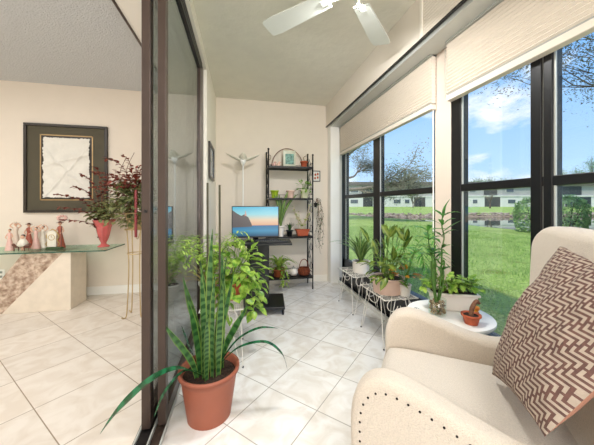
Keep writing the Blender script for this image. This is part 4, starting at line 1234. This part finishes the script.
# ------------------------------------------------------------------ outdoors
def gh(x, y):
    # lawn height with a dug-out pond
    wob = .7 * mnoise.noise(V((x * .12, y * .12, 0)))
    n1 = (x - (13.9 + wob + .02 * max(0, y - 12) ** 1.3 * .0)); n2 = (35.3 - .12 * (x - 14) + wob) - y; n3 = y + 12
    n4 = 90 - x
    ins = min(n1, n2, n3, n4)
    base = -.13 + .03 * mnoise.noise(V((x * .3, y * .3, 3)))
    dfar = x * .2045 + y * .979
    if y > 34 or x > 60: base += max(0, min(1, (dfar - 42) / 28)) * .75
    if ins > 0: base = base - min(1.1, ins * .55)
    return base
xs = [1.64 + .5 * i for i in range(8)] + [5.6 + .55 * i for i in range(60)] + [38.6 + 3.2 * i for i in range(42)]
ys = [-20 + 2.5 * i for i in range(8)] + [0 + .55 * i for i in range(85)] + [46.7 + 3.2 * i for i in range(30)]
m = M(); ny = len(ys)
for x in xs:
    for y in ys: m.v.append((x, y, gh(x, y)))
for i in range(len(xs) - 1):
    for j in range(ny - 1): m.face([i * ny + j, (i + 1) * ny + j, (i + 1) * ny + j + 1, i * ny + j + 1])
grass = bpy.data.materials.new('lawn_grass'); grass.use_nodes = True
nt = grass.node_tree; bs = nt.nodes['Principled BSDF']; bs.inputs['Roughness'].default_value = .9; bs.inputs['Specular IOR Level'].default_value = .1
tc = nt.nodes.new('ShaderNodeTexCoord')
def nz(sc, det=3):
    q = nt.nodes.new('ShaderNodeTexNoise'); q.inputs['Scale'].default_value = sc; q.inputs['Detail'].default_value = det
    nt.links.new(tc.outputs['Object'], q.inputs['Vector']); return q
def rp_(src, a, b_, p0=.35, p1=.65):
    r_ = nt.nodes.new('ShaderNodeValToRGB'); r_.color_ramp.elements[0].color = a; r_.color_ramp.elements[1].color = b_
    r_.color_ramp.elements[0].position = p0; r_.color_ramp.elements[1].position = p1; nt.links.new(src, r_.inputs[0]); return r_
r1 = rp_(nz(.7, 5).outputs[0], srgb(150, 172, 98), srgb(178, 196, 118)); r2 = rp_(nz(22, 4).outputs[0], (.55, .6, .5, 1), (1.15, 1.15, 1.0, 1))
mu = nt.nodes.new('ShaderNodeMixRGB'); mu.blend_type = 'MULTIPLY'; mu.inputs[0].default_value = 1
nt.links.new(r1.outputs[0], mu.inputs[1]); nt.links.new(r2.outputs[0], mu.inputs[2])
r3 = rp_(nz(1.6, 6).outputs[0], (0, 0, 0, 1), (1, 1, 1, 1), .60, .72)
sp = nt.nodes.new('ShaderNodeSeparateXYZ'); nt.links.new(tc.outputs['Object'], sp.inputs[0])
mx = nt.nodes.new('ShaderNodeMixRGB'); nt.links.new(r3.outputs[0], mx.inputs[0]); nt.links.new(mu.outputs[0], mx.inputs[1]); mx.inputs[2].default_value = srgb(128, 140, 66)
# bank soil below lawn level
mr = nt.nodes.new('ShaderNodeMapRange'); mr.inputs[1].default_value = -.24; mr.inputs[2].default_value = -.36; nt.links.new(sp.outputs['Z'], mr.inputs[0])
mx2 = nt.nodes.new('ShaderNodeMixRGB'); nt.links.new(mr.outputs[0], mx2.inputs[0]); nt.links.new(mx.outputs[0], mx2.inputs[1]); mx2.inputs[2].default_value = srgb(150, 132, 112)
nt.links.new(mx2.outputs[0], bs.inputs['Base Color'])
bp = nt.nodes.new('ShaderNodeBump'); bp.inputs['Strength'].default_value = .8; bp.inputs['Distance'].default_value = .05
nt.links.new(nz(60, 4).outputs[0], bp.inputs['Height']); nt.links.new(bp.outputs[0], bs.inputs['Normal'])
o = m.build('lawn', grass, smooth=True); o['kind'] = 'structure'
# grass blades close to the window
rnd = random.Random(77); m = M()
for i in range(42000):
    q = rnd.random(); x = 1.75 + 9 * q ** 1.5; y = rnd.uniform(-.5, 14)
    if x > 4 + y * .9 + 2: continue
    h = rnd.uniform(.03, .075); a = rnd.uniform(0, 6.28); w = .006 + .0008 * x
    z = gh(x, y); b0 = len(m.v)
    lx, ly = rnd.uniform(-.03, .03), rnd.uniform(-.03, .03)
    m.v += [(x - w * math.cos(a), y - w * math.sin(a), z - .01), (x + w * math.cos(a), y + w * math.sin(a), z - .01), (x + lx, y + ly, z + h)]
    m.face([b0, b0 + 1, b0 + 2])
L_grass = leafmat('grass_blade', srgb(172, 196, 112), srgb(132, 164, 84), scale=3, rough=.7, transl=.3)
o = m.build('grass_blades', L_grass); tag(o, 'short green grass of the lawn close outside the windows', 'grass', kind='stuff')
# water
wat = bpy.data.materials.new('pond_water'); wat.use_nodes = True
nt = wat.node_tree; bs = nt.nodes['Principled BSDF']; bs.inputs['Base Color'].default_value = srgb(60, 70, 54); bs.inputs['Roughness'].default_value = .03
bs.inputs['IOR'].default_value = 1.6
tc = nt.nodes.new('ShaderNodeTexCoord'); q = nt.nodes.new('ShaderNodeTexNoise'); q.inputs['Scale'].default_value = 1.2
nt.links.new(tc.outputs['Object'], q.inputs['Vector'])
bp = nt.nodes.new('ShaderNodeBump'); bp.inputs['Strength'].default_value = .04; nt.links.new(q.outputs[0], bp.inputs['Height']); nt.links.new(bp.outputs[0], bs.inputs['Normal'])
m = M(); m.add([(12.5, -14, -.6), (92, -14, -.6), (92, 37, -.6), (12.5, 37, -.6)], [(0, 1, 2, 3)])
o = m.build('pond', wat); tag(o, 'still pond reflecting the white buildings beyond the lawn', 'pond', kind='structure')
# shore rocks along far bank
rnd = random.Random(6); m = M(); ico = None
for i in range(900):
    x = 13.5 + 45 * rnd.random(); wob = .7 * mnoise.noise(V((x * .12, 35 * .12, 0)))
    y = 35.3 - .12 * (x - 14) + wob - rnd.uniform(-.1, .8)
    r_ = rnd.uniform(.08, .2)
    m.ball((x, y, gh(x, y) + r_ * .3), (r_ * rnd.uniform(.8, 1.4), r_, r_ * .6), 6, 4)
o = m.build('shore_rocks', mat('shore_rock', srgb(186, 168, 150), .9, c2=srgb(120, 104, 92), scale=2)); tag(o, 'line of pale brown rocks along the far pond bank', 'rocks', kind='stuff')

# ---- buildings
stucco = mat('white_stucco', srgb(226, 222, 214), .9, var=.02, scale=1)
greyst = mat('grey_upper_storey', srgb(170, 168, 162), .9, var=.03, scale=1)
roofm = mat('brown_roof', srgb(112, 104, 98), .9, var=.1, scale=2)
scrn = mat('dark_porch_screen', srgb(52, 56, 60), .6, var=.1, scale=1)
winm = mat('dark_window', srgb(88, 96, 104), .2, var=.05)
def proj(u, d):
    t_ = (u - 297) / 266; return (d * (.2045 + .979 * t_), d * (.979 - .2045 * t_))
def building(label, origin, width, h1, h2, screens, windows, upper_w, upper_s):
    # facade parallel to the pond bank view; local x to the right, y away
    b = thing('apartment_building', label, 'building', origin, R(-11.8))
    M().bb(0, width, 0, 11, -1, h1).build('lower_wall', stucco, b)
    M().bb(0, width, .6, 11, h1, h2).build('upper_wall', greyst, b)
    M().prism([(-.6, h2), (width + .6, h2), (width - 1.5, h2 + .9), (1.5, h2 + .9)], 11.8, 'y', 0).build('roof', roofm, b)
    M().bb(-.2, width + .2, -.15, 1, h1 - .15, h1 + .15).build('floor_band', stucco, b)
    for x, w in screens: M().bb(x, x + w, -.05, .5, .0, h1 - .3).build('porch_screen', scrn, b)
    for x, w in windows:
        f_ = M().bb(x - .1, x + w + .1, -.06, .2, .9, 2.1).build('window', stucco, b)
        M().bb(x, x + w, -.08, .1, 1.0, 2.0).build('pane', winm, f_)
    for x, w in upper_s: M().bb(x, x + w, .5, 1, h1 + .3, h2 - .25).build('porch_screen', scrn, b)
    for x, w in upper_w:
        f_ = M().bb(x - .1, x + w + .1, .54, .7, h1 + 1.0, h1 + 2.2).build('window', stucco, b)
        M().bb(x, x + w, .5, .65, h1 + 1.1, h1 + 2.1).build('pane', winm, f_)
    return b
x0, y0 = proj(318, 72)
building('long pale two-storey block seen through the far left window', (x0, y0, .55), 36, 2.9, 5.9,
         [(12.2, 2.6), (26, 3), (3.5, 3)], [(8.8, 2), (20.5, 1.8), (23.5, 1.2), (31, 2)], [(9, 2), (21, 2), (29, 2)], [(12, 4), (4, 3.5), (24.5, 3)])
x0, y0 = proj(458, 72)
bl2 = building('long white two-storey block seen through the nearer window', (x0, y0, .55), 44, 3.0, 5.9,
         [(7.2, 4.2), (21, 4), (29, 7)], [(4, 1.2), (13.5, 2.0), (17.5, 1.6), (40, 1.6)], [(3.5, 1.6), (13.5, 2), (38, 2)], [(7.4, 3.6), (21, 4), (28, 6)])
p = thing('garden_arch', 'small white arch standing on the far lawn before the building', 'arch', (*proj(468, 66), .55), R(-11.8))
M().tube([(.8 * math.cos(a), 0, 1.3 + .8 * math.sin(a)) for a in [PI * i / 12 for i in range(13)]], .12, 6).build('arch_top', stucco, p)
for s_ in (-1, 1): M().tube([(s_ * .8, 0, -.1), (s_ * .8, 0, 1.3)], .12, 6).build('post', stucco, p)

# ---- trees
barkg = mat('grey_bark', srgb(142, 128, 112), .9, var=.2, scale=5)
barkb = mat('brown_bark', srgb(96, 80, 66), .9, var=.2, scale=5)
T_grey = leafmat('grey_green_tree_leaf', srgb(144, 146, 118), srgb(104, 110, 86), scale=2, rough=.7, transl=.3)
T_top = leafmat('small_dark_tree_leaf', srgb(96, 104, 70), srgb(60, 62, 44), scale=2, rough=.7, transl=.3)
T_dark = leafmat('dark_tree_leaf', srgb(130, 156, 96), srgb(84, 116, 62), scale=2, rough=.7, transl=.3)
T_hedge = leafmat('hedge_leaf', srgb(172, 196, 124), srgb(116, 150, 88), scale=3, rough=.6, transl=.3)
def grow(ms, tips, p, d, L, r, depth, rnd, spread=.6, grav=.0, nmin=2):
    n = 4; pts = [p]; q = p.copy(); dd = d.copy()
    for i in range(n):
        dd = (dd + V((rnd.uniform(-.22, .22), rnd.uniform(-.22, .22), rnd.uniform(-.15, .18) - grav))).normalized()
        q = q + dd * L / n; pts.append(q.copy())
        if depth <= 1: tips.append((q.copy(), dd.copy()))
    ms.tube(pts, [r * (1 - .35 * i / n) for i in range(n + 1)], 5 if depth < 3 else 8, cap=False)
    if depth == 0: return
    for k in range(nmin + (rnd.random() < .5)):
        nd = (dd + V((rnd.uniform(-1, 1), rnd.uniform(-1, 1), rnd.uniform(-.5, .7))) * spread).normalized()
        grow(ms, tips, pts[rnd.choice((2, 3, 4))], nd, L * rnd.uniform(.62, .85), r * .58, depth - 1, rnd, spread, grav, nmin)
def tree(label, base, dirs, L, r, depth, nleaf, leafL, jit, seed, lm, bark, trunk_h=None, spread=.6, grav=0, name='tree', group=None):
    rnd = random.Random(seed)
    t = thing(name, label, 'tree', base, 0, group)
    ms = M(); tips = []
    th = trunk_h or 2
    ms.tube([(0, 0, -.3), (.05, 0, th * .5), (0, 0, th)], [r * 1.25, r * 1.05, r], 8)
    for d in dirs: grow(ms, tips, V((0, 0, th * .95)), V(d).normalized(), L, r * .7, depth, rnd, spread, grav)
    ms.build('branches', bark, t, smooth=True)
    ml = M()
    for i in range(nleaf):
        q, d = rnd.choice(tips)
        p_ = q + V((rnd.gauss(0, jit), rnd.gauss(0, jit), rnd.gauss(0, jit * .7)))
        a = V((rnd.uniform(-1, 1), rnd.uniform(-1, 1), rnd.uniform(-1, 1))).normalized(); b_ = a.orthogonal().normalized()
        s_ = leafL * rnd.uniform(.6, 1.2); i0 = len(ml.v)
        ml.v += [tuple(p_ - a * s_ * .5), tuple(p_ + b_ * s_ * .22), tuple(p_ + a * s_ * .5), tuple(p_ - b_ * s_ * .22)]
        ml.face([i0, i0 + 1, i0 + 2, i0 + 3])
    ml.build('foliage', lm, t)
    return t
tree('sparse grey oak whose branches spread across the far left window', (6.6, 21.0, -.15), [(.9, .1, .55), (.75, -.5, .9), (.6, .4, 1.0), (-.4, .2, 1), (1.0, -.15, .25)], 3.2, .26, 4, 26000, .17, .42, 3, T_grey, barkg, 2.3, .62)
tree('overhanging tree with small dark leaves in top right corner of window', (12.6, 3.6, -.15), [(-.8, .55, .8), (-.5, .9, .9), (-.9, .2, 1.0), (-.3, .3, 1.3), (.5, .1, 1), (-.9, .95, .75)], 2.6, .07, 4, 20000, .12, .5, 12, T_top, barkb, 3.9, .6)
x0, y0 = proj(413, 64)
tree('small bare crape myrtle standing before the far left building', (x0, y0, .5), [(.3, .1, 1), (-.3, 0, 1), (.1, -.2, 1.1), (.5, 0, .8), (-.5, .1, .8)], 1.5, .12, 3, 900, .22, .25, 9, T_grey, barkg, .8, .6)
x0, y0 = proj(490, 60)
tree('small bare forked tree before the white right building', (x0, y0, .45), [(.5, .1, 1), (-.5, 0, 1), (.1, -.2, 1.1)], 1.2, .14, 2, 250, .2, .25, 10, T_grey, barkb, .9, .5)
for i, (u, d, hh, L, lab) in enumerate(((478, 97, 3.0, 3.1, 'dark green tree peeking over roof at left of the near window'), (503, 99, 3.2, 3.3, 'rounded tree crown rising behind the white building roof'), (530, 97, 3.4, 3.4, 'green tree crown just left of the double window mullion'), (562, 96, 5.0, 4.2, 'broad green tree crown right of the mullion above the hedge'), (590, 98, 6.5, 4.6, 'tallest green tree at right edge of the window view'))):
    x0, y0 = proj(u, d)
    tree(lab, (x0, y0, .6), [(.7, 0, .7), (-.7, .1, .7), (.1, .5, 1), (0, -.5, 1), (.2, .1, 1.2)], L, .3, 3, 4500, .40, .75, 40 + i, T_dark, barkb, hh, .7, group='trees behind the far buildings')
for i, (u, d, lab) in enumerate(((350, 98, 'green tree behind the left block near the window corner'), (374, 99, 'green tree behind the left block just left of the mullion'), (405, 98, 'green tree rising behind the right half of the left block'))):
    x0, y0 = proj(u, d)
    tree(lab, (x0, y0, .6), [(.7, 0, .7), (-.7, .1, .7), (.1, .5, 1), (0, -.5, 1)], 2.4, .3, 3, 2600, .36, .7, 60 + i, T_dark, barkb, 3.2, .7, group='trees behind the left block')
# hedge shrubs (each its own)
rnd = random.Random(15)
hs = [((13.1, 9.75), 1.55, .72), ((13.35, 8.55), 1.62, .66), ((13.75, 7.15), 1.64, .72)]
hl = ['rounded light green shrub at left of double mullion beside the pond', 'leafy hedge shrub just right of the double mullion', 'hedge shrub at right edge of the window above the armchair back']
for ((x, y), h, r_), lab in zip(hs, hl):
    t = thing('hedge_shrub', lab, 'shrub', (x, y, -.15), 0, 'shrubs of the clipped hedge')
    ms = M()
    for k in range(7):
        a = rnd.uniform(0, 6.28); ms.tube([(0, 0, -.1), (.3 * math.cos(a), .3 * math.sin(a), h * .45), (.65 * math.cos(a), .65 * math.sin(a), h * .85)], [.03, .02, .008], 5)
    ms.build('stems', barkb, t)
    ml = M()
    for i in range(3200):
        a = rnd.uniform(0, 6.28); e = rnd.uniform(0, 1); rr = rnd.uniform(.75, 1.0)
        z = e * h
        rad = r_ * (1 - max(0, (e - .6) / .4) ** 2.2 * .55) * (.8 + .2 * min(1, e * 3)) * (rr if e < .9 else rnd.random())
        p_ = V((rad * math.cos(a), rad * math.sin(a), z + rnd.uniform(-.06, .08)))
        a_ = V((rnd.uniform(-1, 1), rnd.uniform(-1, 1), rnd.uniform(-1, 1))).normalized(); b_ = a_.orthogonal().normalized()
        s_ = rnd.uniform(.07, .13); i0 = len(ml.v)
        ml.v += [tuple(p_ - a_ * s_ * .5), tuple(p_ + b_ * s_ * .3), tuple(p_ + a_ * s_ * .5), tuple(p_ - b_ * s_ * .3)]
        ml.face([i0, i0 + 1, i0 + 2, i0 + 3])
    ml.build('foliage', T_hedge, t)

# ------------------------------------------------------------------ light
wd = bpy.data.worlds.new('sky'); bpy.context.scene.world = wd; wd.use_nodes = True
nt = wd.node_tree; bg = nt.nodes['Background']
tc = nt.nodes.new('ShaderNodeTexCoord'); sp = nt.nodes.new('ShaderNodeSeparateXYZ'); nt.links.new(tc.outputs['Generated'], sp.inputs[0])
rp = nt.nodes.new('ShaderNodeValToRGB'); nt.links.new(sp.outputs['Z'], rp.inputs[0])
e = rp.color_ramp.elements; e[0].position = 0; e[0].color = srgb(206, 226, 246); e[1].position = 1; e[1].color = srgb(70, 130, 214)
x = e.new(.12); x.color = srgb(176, 212, 248); x = e.new(.45); x.color = srgb(122, 180, 244)
nz_ = nt.nodes.new('ShaderNodeTexNoise'); nz_.inputs['Scale'].default_value = 3.2; nz_.inputs['Detail'].default_value = 6; nz_.inputs['Roughness'].default_value = .55
mp = nt.nodes.new('ShaderNodeMapping'); mp.inputs['Scale'].default_value = (1, 1, 2.2); mp.inputs['Location'].default_value = (.35, .0, .1)
nt.links.new(tc.outputs['Generated'], mp.inputs[0]); nt.links.new(mp.outputs[0], nz_.inputs['Vector'])
cr = nt.nodes.new('ShaderNodeValToRGB'); cr.color_ramp.elements[0].position = .56; cr.color_ramp.elements[1].position = .68; nt.links.new(nz_.outputs[0], cr.inputs[0])
mx = nt.nodes.new('ShaderNodeMixRGB'); nt.links.new(cr.outputs[0], mx.inputs[0]); nt.links.new(rp.outputs[0], mx.inputs[1]); mx.inputs[2].default_value = srgb(250, 250, 252)
nt.links.new(mx.outputs[0], bg.inputs['Color']); bg.inputs['Strength'].default_value = 1.35
def light(name, typ, loc, rot, energy, size=1, size_y=None, color=(1, 1, 1)):
    l = bpy.data.lights.new(name, typ); l.energy = energy; l.color = color
    if typ == 'AREA':
        l.shape = 'RECTANGLE'; l.size = size; l.size_y = size_y or size
    if typ == 'SUN': l.angle = R(2)
    o = bpy.data.objects.new(name, l); col.objects.link(o); o.location = loc; o.rotation_euler = rot
    return o
light('sun', 'SUN', (0, 0, 10), (R(34), 0, R(-62)), 4.4, color=(1, .95, .86))
light('porch_ceiling_fill', 'AREA', (.42, -.5, 2.45), (R(28), 0, 0), 46, 1.0, 1.6, (1, .995, .98))  # added soft fill under the porch ceiling, out of frame; no fixture there
light('far_porch_fill', 'AREA', (.60, 1.42, 2.27), (R(22), 0, 0), 30, .25, .25, (1, .99, .98))  # unseen light added above the frame to brighten the far porch end
light('room_ceiling_fill', 'AREA', (-2.6, 1.0, 2.50), (0, 0, 0), 76, 2.6, 2.6, (1, .99, .975))  # overhead fill added out of view to raise the left room's brightness
light('porch_rear_fill', 'AREA', (.3, -1.9, 1.2), (R(108), 0, 0), 42, .8, .8, (1, .99, .98))  # added behind the camera to lighten the porch; stands for no real lamp
light('room_upward_fill', 'AREA', (-2.6, -1.2, 1.0), (R(150), 0, 0), 40, 1.0, 1.0, (1, .98, .96))  # unseen helper aimed upward, added for more bounce in the left room

# ------------------------------------------------------------------ camera
cam = bpy.data.cameras.new('camera'); co = bpy.data.objects.new('camera', cam); col.objects.link(co)
co.location = (0, 0, 1.1); co.rotation_euler = (PI / 2, 0, R(-11.8))
cam.sensor_width = 36; cam.lens = 266 * 36 / 594; cam.shift_y = -17.5 / 594; cam.clip_start = .02; cam.clip_end = 400
sc = bpy.context.scene; sc.camera = co
sc.view_settings.view_transform = 'Standard'; sc.view_settings.look = 'None'; sc.view_settings.gamma = 1; sc.view_settings.exposure = 0
sc.cycles.max_bounces = 10; sc.cycles.diffuse_bounces = 5; sc.cycles.transparent_max_bounces = 16
sc.cycles.sample_clamp_indirect = 6
